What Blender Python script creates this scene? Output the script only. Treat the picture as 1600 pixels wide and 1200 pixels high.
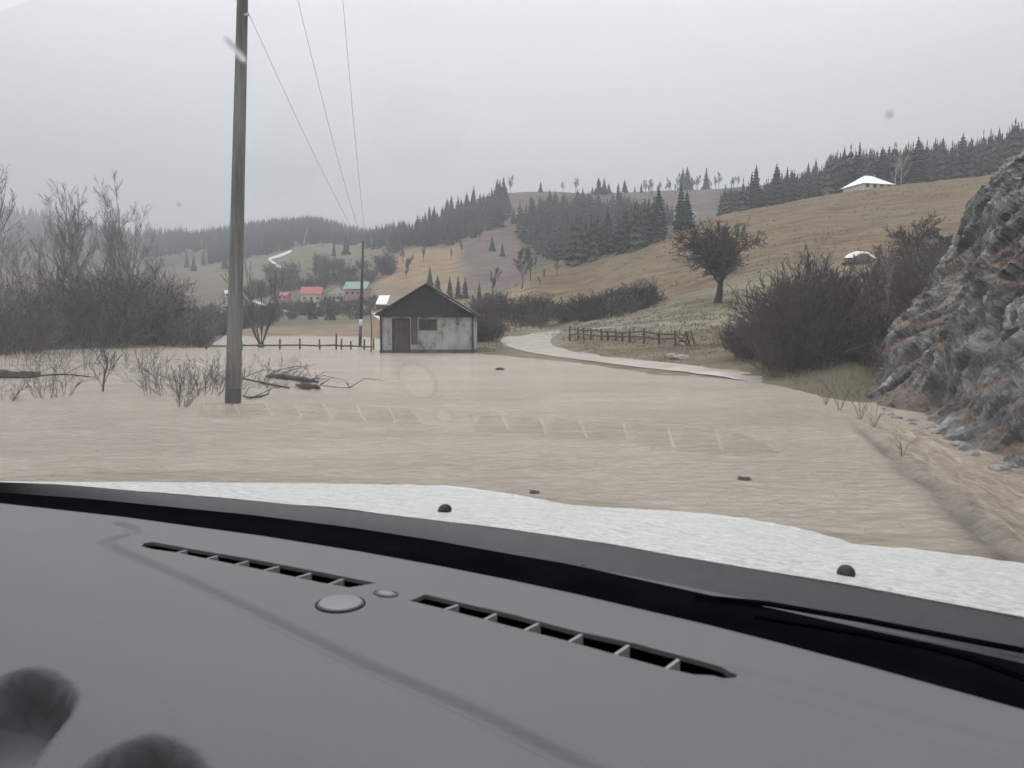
import bpy, bmesh, math, random
import numpy as np
from mathutils import Vector, Matrix, noise
R = math.radians
D_ = bpy.data
SC = bpy.context.scene
COL = SC.collection
for o in list(D_.objects): D_.objects.remove(o)

# ------------------------------------------------------------------ camera, sky, sun, exposure
F = 1155.0; EYE = 1.5; TH = math.atan(89/1155)
cam_d = D_.cameras.new('camera'); cam = D_.objects.new('camera', cam_d); COL.objects.link(cam)
cam_d.sensor_width = 36; cam_d.lens = 36*F/1600; cam_d.clip_start = 0.02; cam_d.clip_end = 9000
cam.location = (0, 0, EYE); cam.rotation_euler = (math.pi/2 - TH, 0, 0)
cam_d.dof.use_dof = True; cam_d.dof.focus_distance = 30; cam_d.dof.aperture_fstop = 14
SC.camera = cam
SC.render.engine = 'CYCLES'
SC.view_settings.view_transform = 'Standard'; SC.view_settings.look = 'None'
SC.view_settings.gamma = 1; SC.view_settings.exposure = 0.74
SC.cycles.volume_bounces = 0; SC.cycles.transparent_max_bounces = 16; SC.cycles.max_bounces = 6

SUN_EL, SUN_ROT = R(48), R(-20)
W = D_.worlds.new('World'); SC.world = W; W.use_nodes = True
nt = W.node_tree; N = nt.nodes; L = nt.links
for n in list(N): N.remove(n)
out = N.new('ShaderNodeOutputWorld'); bg = N.new('ShaderNodeBackground'); L.new(bg.outputs[0], out.inputs[0])
sky = N.new('ShaderNodeTexSky'); sky.sky_type = 'NISHITA'; sky.sun_disc = False
sky.sun_elevation = SUN_EL; sky.sun_rotation = SUN_ROT
hs = N.new('ShaderNodeHueSaturation'); hs.inputs['Saturation'].default_value = 0.12
L.new(sky.outputs[0], hs.inputs['Color'])
tc = N.new('ShaderNodeTexCoord'); sep = N.new('ShaderNodeSeparateXYZ'); L.new(tc.outputs['Generated'], sep.inputs[0])
rmp = N.new('ShaderNodeValToRGB'); L.new(sep.outputs[2], rmp.inputs[0])
cr = rmp.color_ramp
cr.elements[0].position = 0.0; cr.elements[0].color = (4.8, 4.95, 5.2, 1)
cr.elements[1].position = 1.0; cr.elements[1].color = (21.0, 21.0, 21.4, 1)
e = cr.elements.new(0.20); e.color = (5.35, 5.45, 5.65, 1)
e = cr.elements.new(0.42); e.color = (8.5, 8.35, 8.8, 1)
mp = N.new('ShaderNodeMapping'); mp.inputs['Scale'].default_value = (1.2, 1.2, 3.0); L.new(tc.outputs['Generated'], mp.inputs[0])
nz = N.new('ShaderNodeTexNoise'); nz.inputs['Scale'].default_value = 2.2; nz.inputs['Detail'].default_value = 3; L.new(mp.outputs[0], nz.inputs[0])
mr = N.new('ShaderNodeMapRange'); mr.inputs[1].default_value = .25; mr.inputs[2].default_value = .75
mr.inputs[3].default_value = .93; mr.inputs[4].default_value = 1.06; L.new(nz.outputs[0], mr.inputs[0])
mul = N.new('ShaderNodeVectorMath'); mul.operation = 'SCALE'; L.new(rmp.outputs[0], mul.inputs[0]); L.new(mr.outputs[0], mul.inputs['Scale'])
mix = N.new('ShaderNodeMix'); mix.data_type = 'RGBA'; mix.inputs[0].default_value = 0.9   # thick cloud deck over the clear sky
L.new(hs.outputs[0], mix.inputs[6]); L.new(mul.outputs[0], mix.inputs[7])
L.new(mix.outputs[2], bg.inputs[0]); bg.inputs[1].default_value = 0.1
sd = D_.lights.new('sun', 'SUN'); sun = D_.objects.new('sun', sd); COL.objects.link(sun)
sd.energy = 0.6; sd.angle = R(25); sd.color = (1, .97, .93)
sun.rotation_euler = (math.pi/2 - SUN_EL, 0, math.pi - SUN_ROT)

# ------------------------------------------------------------------ helpers
def raydir(px, py):
    a = (px-800)/F; b = -(py-600)/F
    return Vector((a, math.cos(TH)+b*math.sin(TH), -math.sin(TH)+b*math.cos(TH)))
def at(px, py, Y):
    d = raydir(px, py); k = Y/d.y
    return Vector((d.x*k, Y, EYE+d.z*k))
def zpy(Y, py): return at(800, py, Y).z
def on_z(px, py, z=0.0):
    d = raydir(px, py); k = (z-EYE)/d.z
    return Vector((d.x*k, d.y*k, z))

def tag(o, label=None, cat=None, group=None, kind=None):
    if label: o['label'] = label
    if cat: o['category'] = cat
    if group: o['group'] = group
    if kind: o['kind'] = kind
    return o
def empty(name, loc, rz=0, label=None, cat=None, group=None):
    o = D_.objects.new(name, None); COL.objects.link(o); o.location = loc; o.rotation_euler = (0, 0, rz)
    o.empty_display_size = .2
    return tag(o, label, cat, group)
def mk(name, V, Fc, mat, parent=None, smooth=False, loc=None):
    me = D_.meshes.new(name); me.from_pydata([tuple(v) for v in V], [], [tuple(f) for f in Fc]); me.update()
    if smooth: me.polygons.foreach_set('use_smooth', [True]*len(me.polygons))
    if mat: me.materials.append(mat)
    o = D_.objects.new(name, me); COL.objects.link(o)
    if parent: o.parent = parent
    if loc is not None: o.location = loc
    return o
def copy_tree(o, parent=None):
    c = o.copy(); COL.objects.link(c); c.parent = parent
    for ch in list(KIDS.get(o.name, [])): copy_tree(ch, c)
    return c
KIDS = {}
def kid(o, parent):
    o.parent = parent; KIDS.setdefault(parent.name, []).append(o); return o

class MB:
    def __init__(s): s.V = []; s.F = []
    def box(s, x0, x1, y0, y1, z0, z1, M=None):
        b = len(s.V)
        for z in (z0, z1):
            for x, y in ((x0, y0), (x1, y0), (x1, y1), (x0, y1)):
                v = Vector((x, y, z)); s.V.append(M @ v if M else v)
        s.F += [(b+3, b+2, b+1, b), (b+4, b+5, b+6, b+7)] + [(b+i, b+(i+1) % 4, b+4+(i+1) % 4, b+4+i) for i in range(4)]
        return s
    def tube(s, pts, rads, n=3, cap=False):
        b = len(s.V); m = len(pts)
        for i, p in enumerate(pts):
            p = Vector(p)
            d = (Vector(pts[min(i+1, m-1)])-Vector(pts[max(i-1, 0)]))
            if d.length < 1e-9: d = Vector((0, 0, 1))
            d.normalize()
            a = d.cross(Vector((0.31, .95, .05)))
            if a.length < .1: a = d.cross(Vector((1, 0, 0)))
            a.normalize(); c = d.cross(a)
            for k in range(n):
                t = 2*math.pi*k/n
                s.V.append(p + (a*math.cos(t)+c*math.sin(t))*rads[i])
        for i in range(m-1):
            for k in range(n):
                s.F.append((b+i*n+k, b+i*n+(k+1) % n, b+(i+1)*n+(k+1) % n, b+(i+1)*n+k))
        if cap:
            s.F.append(tuple(b+k for k in range(n))[::-1]); s.F.append(tuple(b+(m-1)*n+k for k in range(n)))
        return s
    def prism(s, poly, z0, z1):
        b = len(s.V); n = len(poly)
        for z in (z0, z1):
            for p in poly: s.V.append(Vector((p[0], p[1], z)))
        s.F += [tuple(range(b+n-1, b-1, -1)), tuple(range(b+n, b+2*n))]
        s.F += [(b+i, b+(i+1) % n, b+n+(i+1) % n, b+n+i) for i in range(n)]
        return s
    def build(s, name, mat, parent=None, smooth=False, loc=None):
        o = mk(name, s.V, s.F, mat, None, smooth, loc)
        if parent: kid(o, parent)
        return o

# ------------------------------------------------------------------ materials
def newmat(name):
    m = D_.materials.new(name); m.use_nodes = True
    nt = m.node_tree; b = nt.nodes['Principled BSDF']
    return m, nt, b
def noisy(name, c1, c2, scale=3, rough=.85, bump=.3, bscale=None, spec=.3, stretch=(1, 1, 1), detail=6, c3=None, dist=.02, contrast=(.35, .65), coat=0):
    m, nt, b = newmat(name); N = nt.nodes; L = nt.links
    tc = N.new('ShaderNodeTexCoord'); mp = N.new('ShaderNodeMapping'); mp.inputs['Scale'].default_value = stretch
    L.new(tc.outputs['Object'], mp.inputs[0])
    n1 = N.new('ShaderNodeTexNoise'); n1.inputs['Scale'].default_value = scale; n1.inputs['Detail'].default_value = detail; n1.inputs['Roughness'].default_value = .65
    L.new(mp.outputs[0], n1.inputs[0])
    r = N.new('ShaderNodeValToRGB'); L.new(n1.outputs[0], r.inputs[0])
    r.color_ramp.elements[0].position = contrast[0]; r.color_ramp.elements[0].color = (*c1, 1)
    r.color_ramp.elements[1].position = contrast[1]; r.color_ramp.elements[1].color = (*c2, 1)
    if c3: e = r.color_ramp.elements.new(min(.98, contrast[1]+.12)); e.color = (*c3, 1)
    L.new(r.outputs[0], b.inputs['Base Color'])
    b.inputs['Roughness'].default_value = rough; b.inputs['Specular IOR Level'].default_value = spec
    b.inputs['Coat Weight'].default_value = coat
    if bump:
        n2 = N.new('ShaderNodeTexNoise'); n2.inputs['Scale'].default_value = bscale or scale*4; n2.inputs['Detail'].default_value = 5
        L.new(mp.outputs[0], n2.inputs[0])
        bp = N.new('ShaderNodeBump'); bp.inputs['Strength'].default_value = bump; bp.inputs['Distance'].default_value = dist
        L.new(n2.outputs[0], bp.inputs['Height']); L.new(bp.outputs[0], b.inputs['Normal'])
    return m
M = {}
M['bark'] = noisy('bark', (.055, .048, .045), (.12, .11, .10), 2, bump=0)
M['bark_dark'] = noisy('bark_dark', (.035, .030, .028), (.075, .065, .06), 2, bump=0)
M['twig_red'] = noisy('twig_red', (.06, .045, .042), (.12, .092, .085), 2, bump=0)
M['twig_grey'] = noisy('twig_grey', (.15, .142, .138), (.26, .247, .24), 2, bump=0)
M['birch'] = noisy('birch', (.25, .23, .2), (.5, .48, .45), 3, bump=0)
M['spruce'] = noisy('spruce', (.020, .032, .026), (.055, .075, .060), .9, bump=0)
M['infill'] = noisy('young_wood', (.030, .034, .028), (.075, .070, .058), .12, bump=0)
M['grass_blade'] = noisy('grass_blade', (.15, .125, .085), (.26, .205, .14), .6, bump=0)
M['grass_rust'] = noisy('grass_rust', (.14, .085, .052), (.26, .155, .095), 1.5, bump=0)
M['wood'] = noisy('weathered_wood', (.045, .038, .034), (.10, .09, .08), 2, stretch=(1, 1, .15), bump=.3)
M['driftwood'] = noisy('driftwood', (.022, .019, .017), (.06, .052, .048), 6, rough=.9, bump=.5)
M['pole'] = noisy('pole_wood', (.085, .088, .085), (.20, .205, .20), 5, stretch=(2, 2, .12), rough=.75, bump=.5, dist=.01)
M['pole_dark'] = noisy('pole_tar', (.03, .033, .033), (.07, .07, .068), 5, rough=.5, bump=.3)
M['wire'] = noisy('wire', (.22, .22, .23), (.26, .26, .27), 3, rough=.5, bump=0)
M['metal_dark'] = noisy('dark_metal', (.03, .03, .03), (.06, .06, .06), 3, rough=.5, bump=0)
M['stone'] = noisy('stone', (.16, .15, .14), (.42, .40, .37), 5, bump=.5)
M['roof_red'] = noisy('roof_red', (.30, .085, .085), (.42, .15, .14), 1, bump=0, rough=.6)
M['roof_green'] = noisy('roof_green', (.20, .28, .255), (.28, .36, .33), 1, bump=0, rough=.6)
M['roof_grey'] = noisy('roof_grey', (.15, .145, .14), (.24, .23, .225), 1, bump=0)
M['roof_white'] = noisy('roof_white', (.72, .73, .72), (.85, .86, .85), .6, bump=0, rough=.5)
M['wall_cream'] = noisy('wall_cream', (.50, .46, .38), (.62, .58, .48), 1, bump=0)
M['wall_white'] = noisy('wall_white', (.5, .5, .5), (.7, .7, .69), 1, bump=0)
M['wall_pink'] = noisy('wall_pink', (.36, .235, .20), (.44, .30, .26), 1, bump=0)
M['glass_dark'] = noisy('window_glass', (.02, .023, .026), (.05, .055, .06), 1, rough=.1, bump=0, spec=.6)
M['tarp'] = noisy('tarp', (.6, .62, .62), (.8, .81, .8), 2, rough=.5, bump=.2)
M['hay'] = noisy('hay', (.05, .045, .038), (.13, .11, .08), 3, bump=.3)

# ------------------------------------------------------------------ terrain (columns seen from the road, distance -> height)
COLS = {
 -1600: [(25,-.5),(30,0),(45,1),(150,6),(400,40),(900,110),(1500,200)],
 -500: [(28,-.5),(34,0),(60,.6),(150,2),(400,470),(1000,350),(1500,285)],
 0: [(35,-.5),(41,0),(60,.4),(200,502),(500,455),(1000,385),(1500,325)],
 100: [(47,-.5),(52,0),(70,.4),(200,502),(500,458),(1000,390),(1500,345)],
 200: [(48,-.5),(53,0),(75,.4),(200,499),(500,448),(1000,392),(1500,366)],
 270: [(50,-.5),(56,0),(80,.3),(200,497),(400,465),(700,415),(1000,376),(1500,370)],
 320: [(105,-.5),(118,0),(150,.35),(200,501),(300,482),(450,442),(700,405),(950,371),(1300,380)],
 400: [(110,-.5),(120,0),(160,508),(200,502),(300,482),(450,437),(600,412),(950,355),(1300,370)],
 500: [(110,-.5),(120,0),(160,507),(200,500),(300,479),(450,417),(560,396),(950,347),(1300,365)],
 560: [(108,-.5),(118,0),(160,506),(200,498),(300,476),(400,442),(500,402),(700,382),(950,366),(1300,375)],
 600: [(75,-.5),(86,0),(130,.9),(200,492),(280,470),(380,428),(500,388),(650,368),(950,372)],
 650: [(44,-.5),(52,0),(80,.4),(140,502),(200,489),(280,457),(380,407),(480,370),(600,358),(950,370)],
 700: [(39,-.4),(43,0),(70,.3),(120,506),(185,480),(220,478),(300,440),(420,388),(540,336),(620,328),(950,350)],
 750: [(34,-.3),(38.5,0),(60,.25),(110,507),(180,465),(220,468),(300,430),(420,372),(540,318),(640,306),(950,335)],
 800: [(31,-.3),(35.5,0),(50,.12),(73,.15),(100,.35),(130,502),(200,452),(240,456),(330,418),(430,360),(540,308),(640,302),(950,330)],
 830: [(29,-.3),(33.5,0),(47,.10),(65,.13),(95,.35),(130,500),(205,430),(240,432),(330,405),(430,358),(550,306),(640,301),(950,330)],
 860: [(28,-.3),(32,0),(44,.08),(55,.12),(80,.35),(110,.9),(135,494),(160,480),(220,412),(250,411),(300,418),(420,358),(560,302),(660,301)],
 900: [(25,-.3),(29.5,0),(43,.09),(46.5,.5),(52,.7),(80,1.35),(110,502),(140,486),(180,448),(235,401),(290,410),(420,352),(560,300),(700,303)],
 950: [(22.5,-.3),(26,0),(35,.08),(38.5,.5),(46,.75),(70,1.4),(110,494),(150,462),(235,389),(300,402),(420,348),(570,297)],
 1000: [(20.5,-.3),(23.5,0),(31,.08),(34.5,.35),(42,.6),(60,1.35),(90,496),(130,466),(235,374),(300,388),(430,342),(570,296)],
 1050: [(19.5,-.3),(22.8,0),(27.5,.08),(31,.35),(45,.75),(60,511),(90,487),(150,435),(235,356),(300,371),(430,334),(570,295)],
 1120: [(18,-.3),(21.5,0),(25.2,.08),(28.5,.4),(45,.9),(60,505),(92,474),(150,405),(235,333),(300,352),(430,326),(570,292)],
 1200: [(16.5,-.3),(19.5,0),(22,.12),(26,.5),(40,1.2),(60,495),(90,462),(150,388),(235,319),(300,337),(430,312),(570,285)],
 1260: [(14,-.3),(17,0),(19,.2),(23,.6),(40,1.7),(60,488),(120,417),(235,308),(300,322),(500,276)],
 1330: [(12,-.3),(14.8,0),(17,.3),(22,.8),(40,2.2),(60,478),(115,411),(170,352),(235,297),(300,312),(500,268)],
 1400: [(10.5,-.3),(13.2,-.03),(16,.03),(21,.35),(40,2.6),(60,470),(120,402),(235,289),(300,305),(500,262)],
 1500: [(8.3,-.3),(9.6,-.2),(16,-.1),(22,.4),(40,3),(60,462),(120,390),(235,279),(300,292),(500,255)],
 1600: [(6,-.3),(7.1,-.25),(16,-.1),(22,.5),(40,3.5),(60,450),(120,375),(235,270),(500,248)],
 2300: [(3,-.4),(12,-.2),(22,.8),(40,4),(120,350),(235,255),(500,228)],
 3600: [(2,-.4),(12,0),(22,2),(40,6),(120,340),(235,250),(500,225)],
}
NR, NC = 420, 520
rowD = np.geomspace(2.5, 2600, NR)
pxs = np.concatenate([np.linspace(-1600, -60, 50), np.linspace(-50, 1650, 420), np.linspace(1670, 3600, 50)])
NC = len(pxs)
ck = sorted(COLS); Zc = []
for px in ck:
    ds = [2.5]; zs = [-.6]
    for d, v in COLS[px]:
        ds.append(d); zs.append(v if v < 220 else zpy(d, v))
    Zc.append(np.interp(rowD, ds, zs))
Zc = np.array(Zc)
ZG = np.array([[0.0]*NR]*NC)
for j in range(NR): ZG[:, j] = np.interp(pxs, ck, Zc[:, j])
def smooth(A, ax, k):
    ker = np.hanning(k+2)[1:-1]; ker /= ker.sum()
    P = np.apply_along_axis(lambda v: np.convolve(np.pad(v, k//2, mode='edge'), ker, 'valid'), ax, A); return P
ZS = smooth(smooth(ZG, 0, 13), 1, 7)
XX = (pxs[:, None]-800)/F*rowD[None, :]; YY = np.broadcast_to(rowD[None, :], XX.shape)
for i in range(NC):
    for j in range(NR):
        x, y = XX[i, j], rowD[j]
        if y > 25:
            a = min(1, (y-25)/80)
            n = noise.noise((x*.03, y*.03, 1.3))*.7*a + noise.noise((x*.11, y*.11, 4))*.25*a
            if y > 150: n += noise.noise((x*.009, y*.009, 7))*3.2*min(1, (y-150)/250)
            if y > 700: n += noise.noise((x*.004, y*.004, 9))*9
            if 200 < pxs[i] < 1150 and y < 120: n *= .3
            ZS[i, j] += n
        else:
            ZS[i, j] += noise.noise((x*1.3, y*1.3, 2))*.04
tt = (pxs-800)/F
def ground(x, y):
    y = max(y, 2.6)
    t = x/y
    i = np.searchsorted(tt, t)-1; i = min(max(i, 0), NC-2)
    a = min(max((t-tt[i])/(tt[i+1]-tt[i]), 0), 1)
    f = math.log(y/2.5)/math.log(2600/2.5)*(NR-1); j = min(max(int(f), 0), NR-2); b = min(f-j, 1)
    return float((ZS[i, j]*(1-a)+ZS[i+1, j]*a)*(1-b)+(ZS[i, j+1]*(1-a)+ZS[i+1, j+1]*a)*b)
def hit(px, py, y0=10):
    d = raydir(px, py); y = y0; prev = y0
    while y < 2500:
        k = y/d.y
        if EYE+d.z*k <= ground(d.x*k, y):
            lo, hi = prev, y
            for _ in range(12):
                m = (lo+hi)/2; k = m/d.y
                if EYE+d.z*k <= ground(d.x*k, m): hi = m
                else: lo = m
            k = hi/d.y; return Vector((d.x*k, hi, ground(d.x*k, hi)))
        prev = y; y *= 1.012
    return None
def g3(x, y): return Vector((x, y, ground(x, y)))

# zone colours of the ground cover: (px polygon, colour, minimum distance)
def inpoly(x, y, P):
    c = False; n = len(P); j = n-1
    for i in range(n):
        if ((P[i][1] > y) != (P[j][1] > y)) and (x < (P[j][0]-P[i][0])*(y-P[i][1])/(P[j][1]-P[i][1]+1e-9)+P[i][0]): c = not c
        j = i
    return c
OCH = (.138, .098, .062); PINK = (.118, .090, .080); OLIVE = (.135, .122, .082); GREEN = (.165, .150, .105); FOR = (.075, .068, .055); BRN = (.13, .095, .07); FIELD = (.20, .145, .105); MUDG = (.16, .14, .10)
def zone(px, D, py):
    if D > 650: return FOR
    if px < 300: return MUDG if D < 150 else BRN
    if px < 590:
        if D < 175: return FIELD
        if D < 420: return (.112, .104, .076)
        return (.132, .118, .088)
    if px < 820:
        if D < 110: return OLIVE
        if D < 225: return (.20, .150, .095)
        if px < 720 and D < 420: return (.225, .155, .095)
        if D > 500: return FOR if px < 790 else PINK
        return PINK
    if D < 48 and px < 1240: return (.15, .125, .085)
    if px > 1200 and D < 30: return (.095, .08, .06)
    if D < 112:
        if py > 480+max(0, (px-1100))*0: return GREEN
        return OLIVE
    if D < 275: return OCH
    if px > 820 and D > 560: return PINK
    if 1000 < px < 1110 and 400 < D: return PINK
    return FOR
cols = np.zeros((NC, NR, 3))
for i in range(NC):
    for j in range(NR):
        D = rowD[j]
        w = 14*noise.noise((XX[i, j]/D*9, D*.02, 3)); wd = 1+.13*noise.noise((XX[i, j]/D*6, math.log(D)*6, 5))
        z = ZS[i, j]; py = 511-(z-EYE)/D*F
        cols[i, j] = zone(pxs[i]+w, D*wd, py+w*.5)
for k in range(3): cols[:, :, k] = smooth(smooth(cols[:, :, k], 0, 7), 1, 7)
V = np.stack([XX, YY, ZS], -1).reshape(-1, 3)
Fc = [(i*NR+j, (i+1)*NR+j, (i+1)*NR+j+1, i*NR+j+1) for i in range(NC-1) for j in range(NR-1)]
m, nt, b = newmat('meadow_ground'); N_ = nt.nodes; L_ = nt.links
at_ = N_.new('ShaderNodeAttribute'); at_.attribute_name = 'cover'
tc = N_.new('ShaderNodeTexCoord')
n1 = N_.new('ShaderNodeTexNoise'); n1.inputs['Scale'].default_value = .22; n1.inputs['Detail'].default_value = 13; n1.inputs['Roughness'].default_value = .7; L_.new(tc.outputs['Object'], n1.inputs[0])
mp = N_.new('ShaderNodeMapping'); mp.inputs['Scale'].default_value = (.25, 1.4, 1.4); mp.inputs['Rotation'].default_value = (0, 0, .25); L_.new(tc.outputs['Object'], mp.inputs[0])
n2 = N_.new('ShaderNodeTexNoise'); n2.inputs['Scale'].default_value = .25; n2.inputs['Detail'].default_value = 6; L_.new(mp.outputs[0], n2.inputs[0])
a1 = N_.new('ShaderNodeMath'); a1.operation = 'ADD'; L_.new(n1.outputs[0], a1.inputs[0]); L_.new(n2.outputs[0], a1.inputs[1])
mr = N_.new('ShaderNodeMapRange'); mr.inputs[1].default_value = .72; mr.inputs[2].default_value = 1.28; mr.inputs[3].default_value = .5; mr.inputs[4].default_value = 1.5; L_.new(a1.outputs[0], mr.inputs[0])
vm = N_.new('ShaderNodeVectorMath'); vm.operation = 'SCALE'; L_.new(at_.outputs['Color'], vm.inputs[0]); L_.new(mr.outputs[0], vm.inputs['Scale'])
n3 = N_.new('ShaderNodeTexNoise'); n3.inputs['Scale'].default_value = .05; n3.inputs['Detail'].default_value = 5; L_.new(tc.outputs['Object'], n3.inputs[0])
r3 = N_.new('ShaderNodeMapRange'); r3.inputs[1].default_value = .45; r3.inputs[2].default_value = .68; L_.new(n3.outputs[0], r3.inputs[0]); r3.inputs[4].default_value = .45
mx = N_.new('ShaderNodeMix'); mx.data_type = 'RGBA'; mx.inputs[7].default_value = (.15, .145, .082, 1); L_.new(r3.outputs[0], mx.inputs[0]); L_.new(vm.outputs[0], mx.inputs[6])
L_.new(mx.outputs[2], b.inputs['Base Color']); b.inputs['Roughness'].default_value = 1; b.inputs['Specular IOR Level'].default_value = .1
bp = N_.new('ShaderNodeBump'); bp.inputs['Strength'].default_value = .6; bp.inputs['Distance'].default_value = .25; L_.new(n1.outputs[0], bp.inputs['Height']); L_.new(bp.outputs[0], b.inputs['Normal'])
ter = mk('ground', V, Fc, m, smooth=True); tag(ter, kind='structure')
ca = ter.data.color_attributes.new('cover', 'FLOAT_COLOR', 'POINT')
ca.data.foreach_set('color', np.concatenate([cols.reshape(-1, 3), np.ones((NC*NR, 1))], 1).ravel())

# ------------------------------------------------------------------ flood water
LA = on_z(1345, 662); LB = on_z(1600, 862)
LD = (LB-LA).normalized(); LN = Vector((-LD.y, LD.x, 0))
if LN.x < 0: LN = -LN
angs = np.concatenate([np.linspace(-math.pi, -1.1, 40, endpoint=False), np.linspace(-1.1, 1.1, 420), np.linspace(1.1, math.pi, 41)[1:]])
rads = np.concatenate([[.3, .6, 1, 1.5, 2], np.geomspace(2.4, 60, 330), np.geomspace(62, 3500, 40)])
V = [(0, 0, 0)]; flow = [0.0]; edge = [0.0]
na = len(angs)-1; nr = len(rads)
for r in rads:
    for a in angs[:-1]:
        x = r*math.sin(a); y = r*math.cos(a)
        z = 0; f = 0; ed = 0
        if 2 < r < 62:
            am = .014*min(1, 20/r)
            z = noise.noise((x*.9, y*2.0, 0))*am + noise.noise((x*2.2+3, y*5, 5))*am*.6
            p = Vector((x, y, 0))-LA; s = p.dot(LD); dl = p.dot(LN)+.05*noise.noise((s*.9, 0, 3))+.03*noise.noise((s*3.1, 0, 3))
            if -.8 < s < 12:
                w = min(1, (s+.8)/1.5)
                f = w*max(0, min(1, (dl+.03)/.10))*max(0, min(1, (2.6-dl)/.8)) if dl > -.05 else 0
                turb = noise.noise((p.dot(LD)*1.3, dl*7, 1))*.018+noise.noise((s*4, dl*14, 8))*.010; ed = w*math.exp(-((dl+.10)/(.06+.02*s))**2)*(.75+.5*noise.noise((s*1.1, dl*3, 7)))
                z += f*(turb+.012) + w*(.005+.004*noise.noise((s*.9, 3, 3)))*math.exp(-((dl-.03)/.045)**2) - w*(.050+.012*noise.noise((s*.7, 9, 3)))*math.exp(-((dl+.10)/.07)**2)
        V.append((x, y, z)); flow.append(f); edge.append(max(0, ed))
Fc = [(0, 1+(k+1) % na, 1+k) for k in range(na)]
for i in range(nr-1):
    for k in range(na):
        Fc.append((1+i*na+k, 1+i*na+(k+1) % na, 1+(i+1)*na+(k+1) % na, 1+(i+1)*na+k))
Fc = [f[::-1] for f in Fc]
m, nt, b = newmat('flood_water'); N_ = nt.nodes; L_ = nt.links
tc = N_.new('ShaderNodeTexCoord')
mp = N_.new('ShaderNodeMapping'); mp.inputs['Scale'].default_value = (.35, 1.0, 1); mp.inputs['Rotation'].default_value = (0, 0, .12); L_.new(tc.outputs['Object'], mp.inputs[0])
n1 = N_.new('ShaderNodeTexNoise'); n1.inputs['Scale'].default_value = .45; n1.inputs['Detail'].default_value = 7; n1.inputs['Roughness'].default_value = .6; n1.inputs['Distortion'].default_value = .6; L_.new(mp.outputs[0], n1.inputs[0])
r1 = N_.new('ShaderNodeValToRGB'); L_.new(n1.outputs[0], r1.inputs[0])
r1.color_ramp.elements[0].position = .32; r1.color_ramp.elements[0].color = (.385, .328, .262, 1)
r1.color_ramp.elements[1].position = .68; r1.color_ramp.elements[1].color = (.49, .424, .343, 1)
fa = N_.new('ShaderNodeAttribute'); fa.attribute_name = 'flow'
mpf = N_.new('ShaderNodeMapping'); mpf.inputs['Rotation'].default_value = (0, 0, math.atan2(-LD.y, LD.x)); mpf.inputs['Scale'].default_value = (1, 1, 1)
mpg = N_.new('ShaderNodeMapping'); mpg.inputs['Scale'].default_value = (1.0, 5, 1); L_.new(tc.outputs['Object'], mpf.inputs[0]); L_.new(mpf.outputs[0], mpg.inputs[0])
nf = N_.new('ShaderNodeTexNoise'); nf.inputs['Scale'].default_value = 1.6; nf.inputs['Detail'].default_value = 6; nf.inputs['Distortion'].default_value = .8; L_.new(mpg.outputs[0], nf.inputs[0])
rf = N_.new('ShaderNodeValToRGB'); L_.new(nf.outputs[0], rf.inputs[0])
rf.color_ramp.elements[0].position = .35; rf.color_ramp.elements[0].color = (.28, .225, .165, 1)
rf.color_ramp.elements[1].position = .62; rf.color_ramp.elements[1].color = (.46, .385, .30, 1)
e = rf.color_ramp.elements.new(.72); e.color = (.62, .56, .48, 1)
mx = N_.new('ShaderNodeMix'); mx.data_type = 'RGBA'; L_.new(fa.outputs['Fac'], mx.inputs[0]); L_.new(r1.outputs[0], mx.inputs[6]); L_.new(rf.outputs[0], mx.inputs[7])
# foam flecks
mpv = N_.new('ShaderNodeMapping'); mpv.inputs['Scale'].default_value = (1, 1.6, 1); L_.new(tc.outputs['Object'], mpv.inputs[0])
vo = N_.new('ShaderNodeTexNoise'); vo.inputs['Scale'].default_value = 3.4; vo.inputs['Detail'].default_value = 3; vo.inputs['Roughness'].default_value = .7; L_.new(mpv.outputs[0], vo.inputs[0])
n4 = N_.new('ShaderNodeTexNoise'); n4.inputs['Scale'].default_value = .12; n4.inputs['Detail'].default_value = 2; L_.new(tc.outputs['Object'], n4.inputs[0])
s1 = N_.new('ShaderNodeMath'); s1.operation = 'MULTIPLY_ADD'; s1.inputs[1].default_value = .35; L_.new(n4.outputs[0], s1.inputs[0]); L_.new(vo.outputs[0], s1.inputs[2])
s2 = N_.new('ShaderNodeMapRange'); s2.inputs[1].default_value = .86; s2.inputs[2].default_value = .90; s2.inputs[4].default_value = .8; L_.new(s1.outputs[0], s2.inputs[0])
mx2 = N_.new('ShaderNodeMix'); mx2.data_type = 'RGBA'; mx2.inputs[7].default_value = (.66, .62, .57, 1); L_.new(s2.outputs[0], mx2.inputs[0]); L_.new(mx.outputs[2], mx2.inputs[6])
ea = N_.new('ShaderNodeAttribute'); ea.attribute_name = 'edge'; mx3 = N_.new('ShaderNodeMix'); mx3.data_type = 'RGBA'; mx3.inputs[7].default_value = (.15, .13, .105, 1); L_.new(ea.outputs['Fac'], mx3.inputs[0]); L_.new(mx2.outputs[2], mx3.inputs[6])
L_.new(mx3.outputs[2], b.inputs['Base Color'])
b.inputs['Roughness'].default_value = .15; b.inputs['IOR'].default_value = 1.33; b.inputs['Specular IOR Level'].default_value = .5
mpb = N_.new('ShaderNodeMapping'); mpb.inputs['Scale'].default_value = (.8, 1.45, 1); mpb.inputs['Rotation'].default_value = (0, 0, .1); L_.new(tc.outputs['Object'], mpb.inputs[0])
nb = N_.new('ShaderNodeTexNoise'); nb.inputs['Scale'].default_value = 5.5; nb.inputs['Detail'].default_value = 9; nb.inputs['Roughness'].default_value = .62; nb.inputs['Distortion'].default_value = 1.3; L_.new(mpb.outputs[0], nb.inputs[0])
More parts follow.
